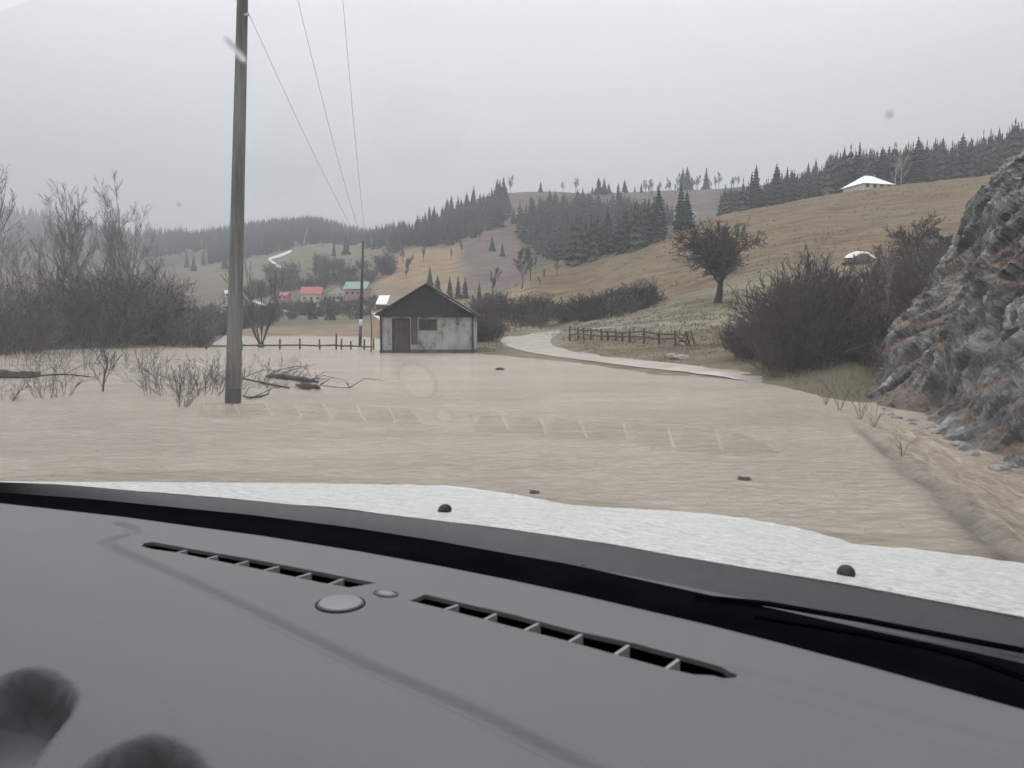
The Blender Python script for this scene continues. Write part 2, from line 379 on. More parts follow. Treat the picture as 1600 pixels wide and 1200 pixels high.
fs = N_.new('ShaderNodeMath'); fs.operation = 'MULTIPLY_ADD'; L_.new(nf.outputs[0], fs.inputs[0]); L_.new(fa.outputs['Fac'], fs.inputs[1]); L_.new(nb.outputs[0], fs.inputs[2])
bp = N_.new('ShaderNodeBump'); bp.inputs['Strength'].default_value = 1; bp.inputs['Distance'].default_value = .075; L_.new(fs.outputs[0], bp.inputs['Height']); L_.new(bp.outputs[0], b.inputs['Normal'])
wat = mk('flood_water', V, Fc, m, smooth=True); tag(wat, kind='structure')
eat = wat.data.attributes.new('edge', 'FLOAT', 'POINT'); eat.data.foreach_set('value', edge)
fat = wat.data.attributes.new('flow', 'FLOAT', 'POINT'); fat.data.foreach_set('value', flow)

# ------------------------------------------------------------------ roads and tracks draped on the ground
def strip(name, Lp, Rp, mat, lift=.02, n=8, sub=6, sink=False):
    """Lp / Rp: photo points of both edges, laid on the ground."""
    def res(P, k):
        P = [hit(*p) if not isinstance(p, Vector) else p for p in P]
        out = []
        for i in range(len(P)-1):
            p0 = P[max(i-1, 0)]; p1 = P[i]; p2 = P[i+1]; p3 = P[min(i+2, len(P)-1)]
            for q in range(k):
                t = q/k
                out.append(.5*((2*p1)+(p2-p0)*t+(2*p0-5*p1+4*p2-p3)*t*t+(3*p1-p0-3*p2+p3)*t**3))
        out.append(P[-1]); return out
    A = res(Lp, sub); B = res(Rp, sub); V = []
    for q, (a, c) in enumerate(zip(A, B)):
        g = q/(len(A)-1)
        for k in range(n+1):
            p = a.lerp(c, k/n); z = ground(p.x, p.y)+lift+.03*math.sin(math.pi*k/n)
            if sink:
                z += .02*noise.noise((p.x*.5, p.y*.5, 2))
                if g > .85: z = min(z, .10-.17*((g-.85)/.15))
            V.append((p.x, p.y, z))
    Fc = [(i*(n+1)+k, i*(n+1)+k+1, (i+1)*(n+1)+k+1, (i+1)*(n+1)+k) for i in range(len(A)-1) for k in range(n)]
    o = mk(name, V, Fc, mat, smooth=True); return tag(o, kind='structure')
M['road'] = noisy('wet_road', (.42, .375, .32), (.58, .52, .455), .5, rough=.22, bump=.25, bscale=4, spec=.5, dist=.02)
M['track'] = noisy('pale_track', (.42, .40, .38), (.6, .58, .55), .2, bump=0)
Lp = [(866,516.5),(832,521),(795,526.5),(783,532),(790,540),(815,548.5),(862,557),(930,566),(1000,575),(1080,584),(1150,594),(1230,612)]
Rp = [(882,517.5),(872,522.5),(862,529),(860,535),(868,542),(888,548),(932,555),(1000,564),(1080,572),(1150,580),(1215,592),(1290,612)]
strip('road', Lp, Rp, M['road'], .03, 14, 10, True)
strip('track', [(455,391),(436,398),(419,405),(428,415),(440,420),(455,422)], [(456,394),(438,402),(424,406),(434,414),(444,418),(457,420.5)], M['track'], .35, 3)
strip('track', [(395,470),(420,478),(445,486),(470,490)], [(395,473),(420,481),(445,488.5),(470,492)], M['track'], .3, 3)
strip('track', [(563,479),(572,486),(583,493),(600,502)], [(568,477),(579,485),(590,492),(606,500)], M['track'], .2, 3)
strip('stream', [(925,513),(970,511),(1010,508),(1045,506)], [(925,515),(970,512.6),(1010,509.4),(1045,507)], M['road'], .05, 3)
strip('stream', [(1176,491),(1188,488),(1199,484)], [(1176,494),(1188,490.5),(1202,485)], M['track'], .05, 3)

# ------------------------------------------------------------------ trees
def spruce_mesh(seed, h=15, w=3.0, tiers=16, per=11):
    rg = random.Random(seed); mb = MB()
    for t in range(tiers):
        f = t/(tiers-1); z = h*(.10+.86*f); rad = w*(1-f)**.85*rg.uniform(.8, 1.12)+.18
        for k in range(per):
            a = 2*math.pi*(k/per)+rg.uniform(-.35, .35); r = rad*rg.uniform(.65, 1.12)
            d = Vector((math.cos(a), math.sin(a), 0)); s = Vector((-d.y, d.x, 0))
            drop = r*rg.uniform(.25, .55); wd = r*rg.uniform(.28, .42)+.08
            b = len(mb.V); hz = h/tiers*1.5
            mb.V += [Vector((0, 0, z+hz*.45)), d*r*.55+s*wd+Vector((0, 0, z-drop*.35)), d*r+Vector((0, 0, z-drop)), d*r*.55-s*wd+Vector((0, 0, z-drop*.35)), d*r*.5+Vector((0, 0, z-drop*.9-hz*.25))]
            mb.F += [(b, b+1, b+2), (b, b+2, b+3), (b+1, b+4, b+2), (b+2, b+4, b+3)]
    b = len(mb.V); mb.V += [Vector((.1, 0, h*.93)), Vector((-.08, .09, h*.93)), Vector((-.08, -.09, h*.93)), Vector((0, 0, h*1.02))]
    mb.F += [(b, b+1, b+3), (b+1, b+2, b+3), (b+2, b, b+3)]
    return mb
def grow(mb, p, d, ln, r, lev, rg, P):
    n = P['seg']; pts = [p.copy()]; rr = [r]; dd = d.copy()
    for i in range(n):
        j = Vector((rg.gauss(0, 1), rg.gauss(0, 1), rg.gauss(0, 1)))*P['wob']
        dd = (dd + j + Vector((0, 0, P['up']))*(1 if lev else .3)).normalized()
        pts.append(pts[-1]+dd*ln/n); rr.append(max(P['rmin'], r*(1-(i+1)/n*P['taper'])))
    mb.tube(pts, rr, 3 if lev else 5)
    if lev >= P['lev']: return
    nb = P['nb'][lev]
    for k in range(nb):
        f = P['first'][lev]+(1-P['first'][lev])*(k+rg.random())/nb
        q = f*n; i = min(int(q), n-1); base = pts[i].lerp(pts[i+1], q-i); ax = (pts[i+1]-pts[i]).normalized()
        a = rg.uniform(0, 2*math.pi); o = ax.orthogonal().normalized(); o = Matrix.Rotation(a, 3, ax) @ o
        sp = P['spread'][lev]*rg.uniform(.7, 1.25)
        nd = (ax*math.cos(sp)+o*math.sin(sp)).normalized()
        grow(mb, base, nd, ln*P['ratio'][lev]*rg.uniform(.65, 1.15)*(1-.35*f), max(P['rmin'], rr[i]*.55), lev+1, rg, P)
def bare_tree(seed, h=10, r=.16, **kw):
    P = dict(seg=6, wob=.07, up=.05, rmin=.012, taper=.8, lev=3, nb=[11, 7, 6], first=[.28, .2, .1], spread=[.6, .6, .6], ratio=[.55, .55, .5]); P.update(kw)
    rg = random.Random(seed); mb = MB(); tr = MB()
    # trunk goes into tr, everything above into mb
    n = P['seg']; pts = [Vector((0, 0, -.4))]; rr = [r*1.25]; dd = Vector((rg.uniform(-.08, .08), rg.uniform(-.08, .08), 1)).normalized()
    for i in range(n):
        dd = (dd+Vector((rg.gauss(0, 1), rg.gauss(0, 1), 0))*P['wob']).normalized(); pts.append(pts[-1]+dd*h*P.get('th', .85)/n); rr.append(max(.02, r*(1-(i+1)/n*.85)))
    tr.tube(pts, rr, 6)
    for k in range(P['nb'][0]):
        f = P['first'][0]+(1-P['first'][0])*(k+rg.random())/P['nb'][0]; q = f*n; i = min(int(q), n-1)
        base = pts[i].lerp(pts[i+1], q-i); ax = (pts[i+1]-pts[i]).normalized(); o = Matrix.Rotation(rg.uniform(0, 6.28), 3, ax) @ ax.orthogonal().normalized()
        sp = P['spread'][0]*rg.uniform(.7, 1.25)
        grow(mb, base, (ax*math.cos(sp)+o*math.sin(sp)).normalized(), h*P['ratio'][0]*rg.uniform(.7, 1.1)*(1-.45*f), max(P['rmin'], rr[i]*.55), 1, rg, P)
    return tr, mb
def shrub_mesh(seed, h=3, w=1.3, stems=34, rmin=.01, nb=7, nb2=4, flat=1.0):
    rg = random.Random(seed); mb = MB()
    P = dict(seg=4, wob=.16, up=.05, rmin=rmin, taper=.7, lev=3, nb=[nb, nb2, 0], first=[.15, .15, 0], spread=[.6, .7, .6], ratio=[.5, .5, .5])
    for k in range(stems):
        a = rg.uniform(0, 6.28); q = w*.5*math.sqrt(rg.random()); lean = rg.uniform(.0, .75)
        d = Vector((math.cos(a)*lean, math.sin(a)*lean, flat)).normalized()
        P['lev'] = 2
        grow(mb, Vector((math.cos(a)*q, math.sin(a)*q, -.15)), d, h*rg.uniform(.55, 1.05), rmin*2, 0, rg, P)
    return mb
def as_tree(name, tr, mb, m1, m2, label, cat='tree', group=None):
    t = empty(name, (0, 0, 0), 0, label, cat, group)
    tr.build('trunk', m1, t); mb.build('crown', m2, t); return t

HOLD = (0, -60, -8)     # prototypes are moved to their first place, never left over
rnd = random.Random(11)
SPR = [spruce_mesh(i, 15, w, 16, 11) for i, w in enumerate((2.7, 3.4, 2.4, 3.1))]
SPR_ME = []
for i, s in enumerate(SPR):
    me = D_.meshes.new('spruce_crown'); me.from_pydata([tuple(v) for v in s.V], [], s.F); me.materials.append(M['spruce']); SPR_ME.append(me)
TRK = MB().tube([(0, 0, -1.5), (0, 0, 6), (0, 0, 14)], [.22, .16, .04], 5)
TRK_ME = D_.meshes.new('spruce_trunk'); TRK_ME.from_pydata([tuple(v) for v in TRK.V], [], TRK.F); TRK_ME.materials.append(M['bark_dark'])
SPCOUNT = 0
def spruce(p, h, label, group=None, k=None, w=1.0):
    global SPCOUNT; SPCOUNT += 1
    t = empty('spruce_tree', p, rnd.uniform(0, 6.28), label, 'tree', group)
    s = h/15; q = rnd.uniform(.95, 1.45); t.scale = (s*w*q, s*w*q, s)
    c = D_.objects.new('crown', SPR_ME[rnd.randrange(4) if k is None else k]); COL.objects.link(c); c.parent = t
    c = D_.objects.new('trunk', TRK_ME); COL.objects.link(c); c.parent = t
    return t
def poly_pts(P, n, rg, mind=0):
    xs = [p[0] for p in P]; ys = [p[1] for p in P]; out = []
    tries = 0
    while len(out) < n and tries < n*60:
        tries += 1
        x = rg.uniform(min(xs), max(xs)); y = rg.uniform(min(ys), max(ys))
        if inpoly(x, y, P):
            h = hit(x, y)
            if h is not None and h.z > 0.02: out.append((x, y, h))
    return out
def ppx(v):   # photo column/row of a point
    d = v-Vector((0, 0, EYE)); f = Vector((0, math.cos(TH), -math.sin(TH))); u = Vector((0, math.sin(TH), math.cos(TH)))
    k = d.dot(f); return 800+d.x/k*F, 600-d.dot(u)/k*F

# individual spruces of the ridge woods
def where(label, px, x0, x1, tall=None):
    f = (px-x0)/(x1-x0); k = ('at its left end', 'left of its middle', 'in its middle', 'right of its middle', 'at its right end')[max(0, min(4, int(f*5)))]
    return ('' if tall is None else ('taller ' if tall else 'shorter '))+label+', '+k
def ridge(px0, px1, n, D0, D1, h0, h1, label, group):
    for i in range(n):
        px = px0+(px1-px0)*(i+rnd.random())/n; D = rnd.uniform(D0, D1); x = (px-800)/F*D
        hh = rnd.uniform(h0*.55, h1*.92); spruce(g3(x, D), hh, where(label, px, px0, px1, hh > (h0+h1)/2), group)
A_ = 'dark spruce in the ridge wood behind the hut'
for x, y, p in poly_pts([(575,378),(640,372),(700,352),(760,338),(788,322),(800,345),(760,365),(700,385),(640,388),(580,392)], 46, rnd): hh = rnd.uniform(6, 14.5); spruce(p, hh, where(A_, x, 575, 800, hh > 12.5), 'spruces on the ridge behind the hut')
ridge(575, 700, 16, 560, 600, 8, 13, A_, 'spruces on the ridge behind the hut')
ridge(700, 792, 14, 520, 570, 13, 19, A_, 'spruces on the ridge behind the hut')
B_ = 'dark spruce in the square wood above the brown meadow'
for x, y, p in poly_pts([(800,345),(850,325),(905,322),(990,325),(1060,352),(1105,343),(1085,362),(1000,389),(900,412),(850,402),(815,375)], 80, rnd): hh = rnd.uniform(7, 15.5); spruce(p, hh, where(B_, x, 800, 1105, hh > 13.5), 'spruces of the wood above the meadow')
ridge(920, 1000, 9, 545, 580, 9, 16, 'skyline spruce above the square wood', 'skyline spruces above the square wood')
C_ = 'dark spruce in the wood behind the white-roofed house'
ridge(1150, 1310, 30, 262, 360, 14, 21, C_, 'spruces behind the house crest')
ridge(1285, 1460, 34, 262, 340, 16, 22, C_, 'spruces behind the house crest')
ridge(1440, 1640, 28, 285, 400, 16, 21, C_, 'spruces behind the house crest')
ridge(1130, 1230, 10, 420, 520, 10, 16, C_, 'spruces behind the house crest')
for px, h, lb in ((829, 13, 'lone dark spruce just left of the square wood, top level with the skyline'), (844, 9, 'tiny spruce alone on the bare pink skyline'),
                  (1062, 17, 'left of the pair of tall skyline spruces above the small white farmhouse'), (1069, 18, 'right of the pair of tall skyline spruces above the small white farmhouse'),
                  (1098, 17, 'single tall skyline spruce right of the close pair')):
    D = 570 if px > 850 else (470 if px == 829 else 600); spruce(g3((px-800)/F*D, D), h, lb)
for px, py, h, lb in ((672,462,11,'largest of the spruces rising behind the hut roof'),(684,466,9,'spruce just right of the largest one behind the hut roof'),(703,466,8.5,'slim spruce behind the right half of the hut roof'),
                      (716,467,9,'spruce next left of the gap behind the hut roof'),(727,467,8.5,'spruce on the right end of the clump behind the hut'),(749,466,6.5,'small spruce alone right of the hut roof'),
                      (769,392,9,'narrow dark spruce alone in the middle of the pink slope'),(785,400,8,'second narrow spruce on the pink slope, lower and to the right'),
                      (541,398,12,'dark spruce above the green-roofed house on the hill'),(522,400,9,'slender spruce left of the one above the green-roofed house'),
                      (488,499,6.5,'dark spruce in front of the cream house with the pink-red roof'),(516,500,7,'dark spruce in front of the white house with the grey roof'),
                      (509,430,7,'round dark conifer alone on the green slope above the village')):
    p = hit(px, py)
    if p: spruce(p, h*(1 if py > 490 else max(.5, p.y/280)) if py > 440 else h*p.y/430, lb)
for i, (px, py) in enumerate(((292,418),(303,424),(318,415),(330,412),(341,410),(352,420))):
    p = hit(px, py); spruce(p, 13, where('hazy spruce low on the hill left of the pole', px, 290, 353), 'spruces left of the near pole')

# the far woods: one mass each
def wood_mass(name, pts, hs, label, mat=None):
    V = []; Fc = []
    for p, h in zip(pts, hs):
        s = SPR_LO[rnd.randrange(3)]; b = len(V); k = h/15; ca, sa = math.cos(rnd.random()*6), math.sin(rnd.random()*6)
        for v in s.V: V.append((p.x+(v.x*ca-v.y*sa)*k, p.y+(v.x*sa+v.y*ca)*k, p.z-1+v.z*k))
        Fc += [tuple(q+b for q in f) for f in s.F]
    o = mk(name, V, Fc, mat or M['spruce']); tag(o, label, 'forest', kind='stuff')
SPR_LO = [spruce_mesh(20+i, 15, 3.4, 7, 6) for i in range(3)]
pts = []
for i in range(2600):
    px = rnd.uniform(225, 640); D = rnd.uniform(640, 1050); 
    if px < 330 and D < 750: continue
    pts.append(g3((px-800)/F*D, D))
wood_mass('far_forest', pts, [rnd.uniform(8, 14) for _ in pts], 'blue-grey spruce forest covering the far hill behind the village')
pts = []
for i in range(1500):
    px = rnd.uniform(-420, 300); D = rnd.uniform(900, 1600); pts.append(g3((px-800)/F*D, D))
wood_mass('far_forest', pts, [rnd.uniform(14, 22) for _ in pts], 'hazy forest covering the farthest hill at the left edge')
pts = []
for i in range(2000):
    px = rnd.uniform(1120, 1700); D = rnd.uniform(265, 420); p = g3((px-800)/F*D, D); pts.append(p)
wood_mass('forest_infill', pts, [rnd.uniform(10, 18)*(1 if p.x/p.y > .42 else .75) for p in pts], 'dark young growth filling the wood behind the house crest', M['infill'])
pts = [p for x, y, p in poly_pts([(800,350),(850,330),(905,325),(1060,350),(1000,389),(900,412),(850,402),(815,375)], 700, rnd)]
wood_mass('forest_infill', pts, [rnd.uniform(8, 14) for _ in pts], 'dark young growth filling the square wood above the meadow', M['infill'])

pts = [p for x, y, p in poly_pts([(580,366),(640,362),(700,342),(760,322),(792,312),(800,338),(760,362),(700,380),(640,384),(585,388)], 420, rnd)]
wood_mass('forest_infill', pts, [rnd.uniform(6, 13) for _ in pts], 'dark young growth between the ridge spruces behind the hut', M['infill'])
# bare tree kinds
def protos(fn, n): return [fn(i) for i in range(n)]
def tree_mesh_pair(tr, mb, m1, m2):
    out = []
    for nm, q, mm in (('trunk', tr, m1), ('crown', mb, m2)):
        me = D_.meshes.new(nm); me.from_pydata([tuple(v) for v in q.V], [], q.F); me.materials.append(mm); out.append(me)
    return out
def place_tree(pair, p, s, label, group=None, name='bare_tree', rz=None, cat='tree'):
    t = empty(name, p, rnd.uniform(0, 6.28) if rz is None else rz, label, cat, group); t.scale = (s, s, s)
    for nm, me in zip(('trunk', 'crown'), pair):
        c = D_.objects.new(nm, me); COL.objects.link(c); c.parent = t
    return t
TALL = [tree_mesh_pair(*bare_tree(40+i, 11, .15, nb=[11, 8, 7], first=[.42, .2, .1], ratio=[.40, .46, .46], spread=[.5, .5, .6], up=.045, rmin=.0085, wob=.055), M['twig_grey'], M['twig_grey']) for i in range(4)]
FARB = [tree_mesh_pair(*bare_tree(60+i, 10, .2, nb=[11, 8, 6], ratio=[.42, .5, .5], spread=[.55, .6, .6], up=.08, rmin=.045), M['bark'], M['bark']) for i in range(3)]
FARR = [tree_mesh_pair(*bare_tree(70+i, 10, .2, nb=[10, 8, 6], ratio=[.4, .5, .5], spread=[.5, .6, .6], up=.1, rmin=.045), M['twig_red'], M['twig_red']) for i in range(2)]
ORCH = tree_mesh_pair(*bare_tree(90, 7, .3, th=.42, nb=[13, 12, 10, 6], first=[.45, .12, .1, .1], ratio=[.72, .55, .5, .5], spread=[.75, .7, .75, .8], up=.0, rmin=.012, wob=.10, lev=4), M['bark_dark'], M['bark_dark'])
ORCH2 = tree_mesh_pair(*bare_tree(85, 5.5, .17, th=.5, nb=[12, 10, 8, 5], first=[.3, .12, .05, .1], ratio=[.65, .55, .48, .5], spread=[.9, .7, .7, .7], up=.02, rmin=.009, wob=.12, lev=4), M['bark_dark'], M['bark_dark'])

# the dark thicket and its trees on the left
G_ = 'grey leafless trees of the left thicket'
for i, (px, D, h) in enumerate(((-60,48,15),(6,42,13.2),(-20,60,13),(45,56,9),(78,58,10.5),(100,60,11.5),(122,56,12),(137,60,12.5),(150,64,12),(178,70,10.5),(192,58,12.5),(208,66,12),(222,60,10.5),(240,75,9),(60,70,9.5),(160,75,9),(20,75,9.5),(255,64,8))):
    x = (px-800)/F*D
    lb = where('bare grey tree in the flooded left thicket', px, -60, 260, h > 11)
    gr = G_
    if i == 1: lb, gr = 'tallest bare tree at the very left edge of the photo', None
    if i == 10: lb, gr = 'forked bare tree highest above the right part of the thicket', None
    place_tree(TALL[i % 4], Vector((x, D, max(-.4, ground(x, D)))), h/11, lb, gr)
SHR = []
for i in range(4):
    s = shrub_mesh(100+i, 4.2, 2.6, 40, .016, 8, 4)
    me = D_.meshes.new('thicket_shrub'); me.from_pydata([tuple(v) for v in s.V], [], s.F); me.materials.append(M['twig_grey'] if i < 2 else M['bark']); SHR.append(me)
SHD = []
for i in range(3):
    s = shrub_mesh(120+i, 3.0, 2.2, 36, .013, 9, 5)
    me = D_.meshes.new('dark_shrub'); me.from_pydata([tuple(v) for v in s.V], [], s.F); me.materials.append(M['bark_dark'] if i < 2 else M['twig_red']); SHD.append(me)
SHF = []
for i in range(3):
    s = shrub_mesh(130+i, 3.2, 3.0, 30, .035, 7, 3)
    me = D_.meshes.new('far_shrub'); me.from_pydata([tuple(v) for v in s.V], [], s.F); me.materials.append((M['bark'], M['twig_red'], M['bark_dark'])[i]); SHF.append(me)
def shrub(me, p, s, label, group=None, sz=None, name='shrub'):
    o = D_.objects.new(name, me); COL.objects.link(o); o.location = p; o.rotation_euler = (0, 0, rnd.uniform(0, 6.28)); o.scale = (s, s, sz or s)
    return tag(o, label, 'shrub', group)
for i in range(64):
    if i < 18: px, D = rnd.uniform(-120, 75), rnd.uniform(37, 60)
    else: px, D = rnd.uniform(-40, 312), rnd.uniform(52.5, 68)
    if px > 75 and px < 125 and D < 60: D += 10
    x = (px-800)/F*D; k = rnd.uniform(.6, 1.0)*(1.0 if px < 110 else (1.35 if px < 235 else 1.35-.7*(px-235)/75))
    shrub(SHR[i % 4], Vector((x, D, max(ground(x, D), -.3))), k, where('tangled leafless shrub in the flooded left thicket', px, -60, 312, k > 1.15), 'shrubs of the left thicket')
for i in range(26):
    px, D = rnd.uniform(265, 420), rnd.uniform(125, 200); x = (px-800)/F*D
    shrub(SHF[i % 3], g3(x, D), rnd.uniform(.8, 1.5), where('low brown shrub on the far bank behind the near pole', px, 265, 420), 'far bank shrubs behind the pole')

# belts of shrubs between field and village, along the foot of the meadow
for i in range(46):
    px, D = rnd.uniform(330, 600), rnd.uniform(200, 285); x = (px-800)/F*D
    k = rnd.uniform(.6, 1.35); shrub(SHF[rnd.choice((0, 0, 2))], g3(x, D), k, where('grey-brown bush in the belt below the village', px, 330, 600, k > 1), 'bushes below the village')
for i in range(44):
    px = rnd.uniform(745, 1010); D = rnd.uniform(112, 138) if px < 900 else rnd.uniform(100, 122); x = (px-800)/F*D
    k = rnd.uniform(.65, 1.15); shrub(SHF[rnd.choice((0, 1, 2, 2))], g3(x, D), k, where('dark leafless bush in the hedge at the meadow foot', px, 745, 1010, k > .9), 'hedge bushes at the meadow foot')
for i in range(12):
    px = rnd.uniform(742, 772); D = rnd.uniform(56, 85); x = (px-800)/F*D
    shrub(SHD[i % 3], g3(x, D), rnd.uniform(.5, .85), where('dark bush right of the hut', px, 742, 800), 'bushes right of the hut')
for i in range(34):
    px, D = rnd.uniform(400, 620), rnd.uniform(330, 470); x = (px-800)/F*D
    shrub(SHF[i % 3], g3(x, D), rnd.uniform(1.2, 2.6), where('grey scrub clump on the slope above the village', px, 400, 620), 'scrub above the village')
# far bare trees
for i in range(14):
    px, D = rnd.uniform(560, 720), rnd.uniform(330, 470); x = (px-800)/F*D
    place_tree(FARB[i % 3], g3(x, D), rnd.uniform(.45, .9), where('small bare tree in scrub on the slope behind the hut', px, 560, 720), 'bare trees on the slope behind the hut')
for i, (x, y, p) in enumerate(poly_pts([(780,470),(835,400),(905,412),(860,440),(835,455)], 8, rnd)+poly_pts([(600,420),(760,360),(790,380),(640,440)], 9, rnd)):
    place_tree((FARB+FARR)[i % 5], p, rnd.uniform(.4, .8)*p.y/300, where('thin bare tree on the pink slope', x, 600, 905), 'thin bare trees on the pink slope')
for i, (x, y, p) in enumerate(poly_pts([(800,360),(850,350),(900,345),(930,395),(880,408),(820,390)], 22, rnd)):
    place_tree((FARB+FARR)[i % 5], p, rnd.uniform(.8, 1.2), where('bare tree on the left fringe of the square wood', x, 800, 930), 'bare trees fringing the square wood')
for i in range(26):
    px, D = rnd.uniform(1000, 1160), rnd.uniform(500, 570); x = (px-800)/F*D
    if 1015 < px < 1090 and D < 530: D += 45; x = (px-800)/F*D
    place_tree((FARB+FARR)[i % 5], g3(x, D), rnd.uniform(.6, 1.1), where('brown bare tree on the slope between the two woods', px, 1000, 1160), 'bare trees between the woods')
for i in range(22):
    px, D = rnd.uniform(1400, 1600), rnd.uniform(258, 290); x = (px-800)/F*D
    place_tree(FARR[i % 2], g3(x, D), rnd.uniform(.4, .8), where('reddish bare tree right of the white-roofed house', px, 1400, 1600), 'reddish trees right of the white-roofed house')
for i, (x, y, p) in enumerate(poly_pts([(830,350),(905,325),(1050,350),(1090,345),(1000,386),(900,408),(850,395)], 34, rnd)):
    place_tree((FARB+FARR)[i % 5], p, rnd.uniform(.9, 1.45), where('bare brown tree inside the square wood', x, 830, 1090), 'bare trees inside the square wood')
for i in range(34):
    px, D = rnd.uniform(1160, 1560), rnd.uniform(258, 300); x = (px-800)/F*D
    if 1310 < px < 1400: continue
    place_tree((FARB+FARR)[i % 5], g3(x, D), rnd.uniform(.6, 1.15), where('bare brown tree along the crest wood', px, 1160, 1560), 'bare trees along the crest wood')
for px, D, s, lb in ((797,600,1.5,'rounded bare tree alone on the skyline right of the ridge spruces'),(878,585,.9,'small bare tree on the skyline over the pink field'),(898,575,1.2,'bare tree on the skyline at the left end of the square wood'),
                     (672,560,1.3,'bare round tree beside the tiny white house on the ridge'),(1055,570,1.3,'bare tree left of the pair of skyline spruces'),(1085,575,1.2,'bare tree between the skyline spruces'),(1118,570,1.3,'wide bare tree right of the skyline spruces'),
                     (845,110,.45,'spindly tree behind the far fence'),(770,175,.8,'bare tree at the foot of the slope right of the hut'),(815,190,1.1,'dark bare tree standing in the swale of the meadow'),(828,200,.9,'second bare tree in the swale of the meadow')):
    x = (px-800)/F*D; place_tree(FARB[int(px) % 3], g3(x, D), s, lb)
for px, D, h in ((1388,255,9.5),(1397,256,10)):
    x = (px-800)/F*D; t = empty('birch_tree', g3(x, D), 0, 'pale slender birch behind the white-roofed house, ' + ('left of the two' if px < 1390 else 'right of the two'), 'tree')
    MB().tube([(0, 0, -.5), (.1, 0, h*.5), (0, 0, h)], [.16, .12, .04], 5).build('trunk', M['birch'], t)
    _, c = bare_tree(int(px), h, .1, nb=[6, 5, 3], rmin=.03); c.build('crown', M['birch'], t)
p = hit(474, 392); t = empty('birch_tree', p, 0, 'pale leaning birch trunk against the far forest, above the zigzag track', 'tree')
MB().tube([(0, 0, -1), (1, 0, 9), (3.6, 0, 19)], [.55, .45, .3], 5).build('trunk', M['birch'], t)
p = hit(1120, 473); t = place_tree(ORCH, p, 1.22*p.y/92, 'big spreading leafless tree alone on the green meadow', rz=1.0); t.scale = (1.95*p.y/92, 1.95*p.y/92, 1.95*p.y/92)
p = hit(1440, 440, 20); place_tree(ORCH2, at(1440, 440, 46)*1.0 if p is None else g3(p.x, p.y), 1.05*max(.9, p.y/46), 'crooked dark orchard tree just left of the rock face', rz=2.2)
for i, (px, D, s) in enumerate(((1395, 62, .95), (1480, 52, 1.15), (1500, 75, 1.5))):
    x = (px-800)/F*D; place_tree(ORCH2, g3(x, D), s, ('low twiggy tree beside the white-tarped haystack', 'bare tree whose twigs stick out over the rock face edge', 'bare tree behind the top of the rock face')[i])
for i in range(16):
    px = rnd.uniform(1375, 1500); D = rnd.uniform(36, 70); x = (px-800)/F*D
    shrub(SHD[2] if i % 2 else SHR[2], g3(x, D), rnd.uniform(.45, .8), where('soft brown brush between the meadow and the rock', px, 1375, 1500), 'brush behind the rock face', sz=rnd.uniform(.5, .9))
# roadside bush in front of the rock
for i in range(52):
    px = rnd.uniform(1160, 1415); D = rnd.uniform(17.5, 24) if px > 1300 else (rnd.uniform(20, 26) if px > 1215 else rnd.uniform(23.5, 30))
    x = (px-800)/F*D; k = (.40+.34*math.exp(-((px-1272)/45)**2)+.16*math.exp(-((px-1400)/24)**2))*rnd.uniform(.7, 1.12)*(.68 if 1308 < px < 1378 else 1)
    if px < 1200: k = .32
    shrub(SHD[i % 3], g3(x, D), k*rnd.uniform(.85, 1.15)*D/25, where('dark leafless shrub of the roadside thicket by the rock', px, 1175, 1400), 'roadside thicket shrubs', sz=k*D/25*rnd.uniform(1.0, 1.4))
for i, (px, D, s) in enumerate(((1250, 24, .27), (1272, 23, .31), (1290, 23, .28), (1262, 26, .31), (1302, 24, .25), (1385, 32, .27), (1235, 25, .22), (1283, 26, .34))):
    x = (px-800)/F*D; place_tree(FARR[0] if 0 else TALL[i % 4], g3(x, D), s, where('tall bare stem above the roadside thicket', px, 1230, 1390), 'tall stems of the roadside thicket')

# ------------------------------------------------------------------ rock face on the right
RS = Vector((-.363*.5, -.932*.5, 0))+Vector((.932*.52, -.363*.52, .86))*.85; RS.normalize(); RT = Vector((-.932*.86, .363*.86, .5)).normalized(); RU = RS.cross(RT)
def rock_noise(p):
    a = 0; f = 1; amp = 1
    for o in range(5):
        v = 1-abs(noise.noise(p*f+Vector((o*7, 3, 1))))*2; a += v*amp; amp *= .52; f *= 2.1
    return a
base = [Vector((1.6, -3)), Vector((2.6, 1)), Vector((3.6, 4)), on_z(1600, 770).xy+Vector((.05, 0)), on_z(1505, 700).xy, on_z(1430, 650).xy, on_z(1372, 622).xy+Vector((-.1, 1.0)), on_z(1350, 604).xy+Vector((.9, 1.9)), Vector((12.5, 23.5)), Vector((17, 26)), Vector((24, 28))]
def cr_path(P, k):
    out = []
    for i in range(len(P)-1):
        p0 = P[max(i-1, 0)]; p1 = P[i]; p2 = P[i+1]; p3 = P[min(i+2, len(P)-1)]
        for q in range(k):
            t = q/k; out.append(.5*((2*p1)+(p2-p0)*t+(2*p0-5*p1+4*p2-p3)*t*t+(3*p1-p0-3*p2+p3)*t**3))
    out.append(P[-1]); return out
pth = cr_path(base, 60); NU = len(pth); NV = 300; HV = 19.0
V = []; STR = []
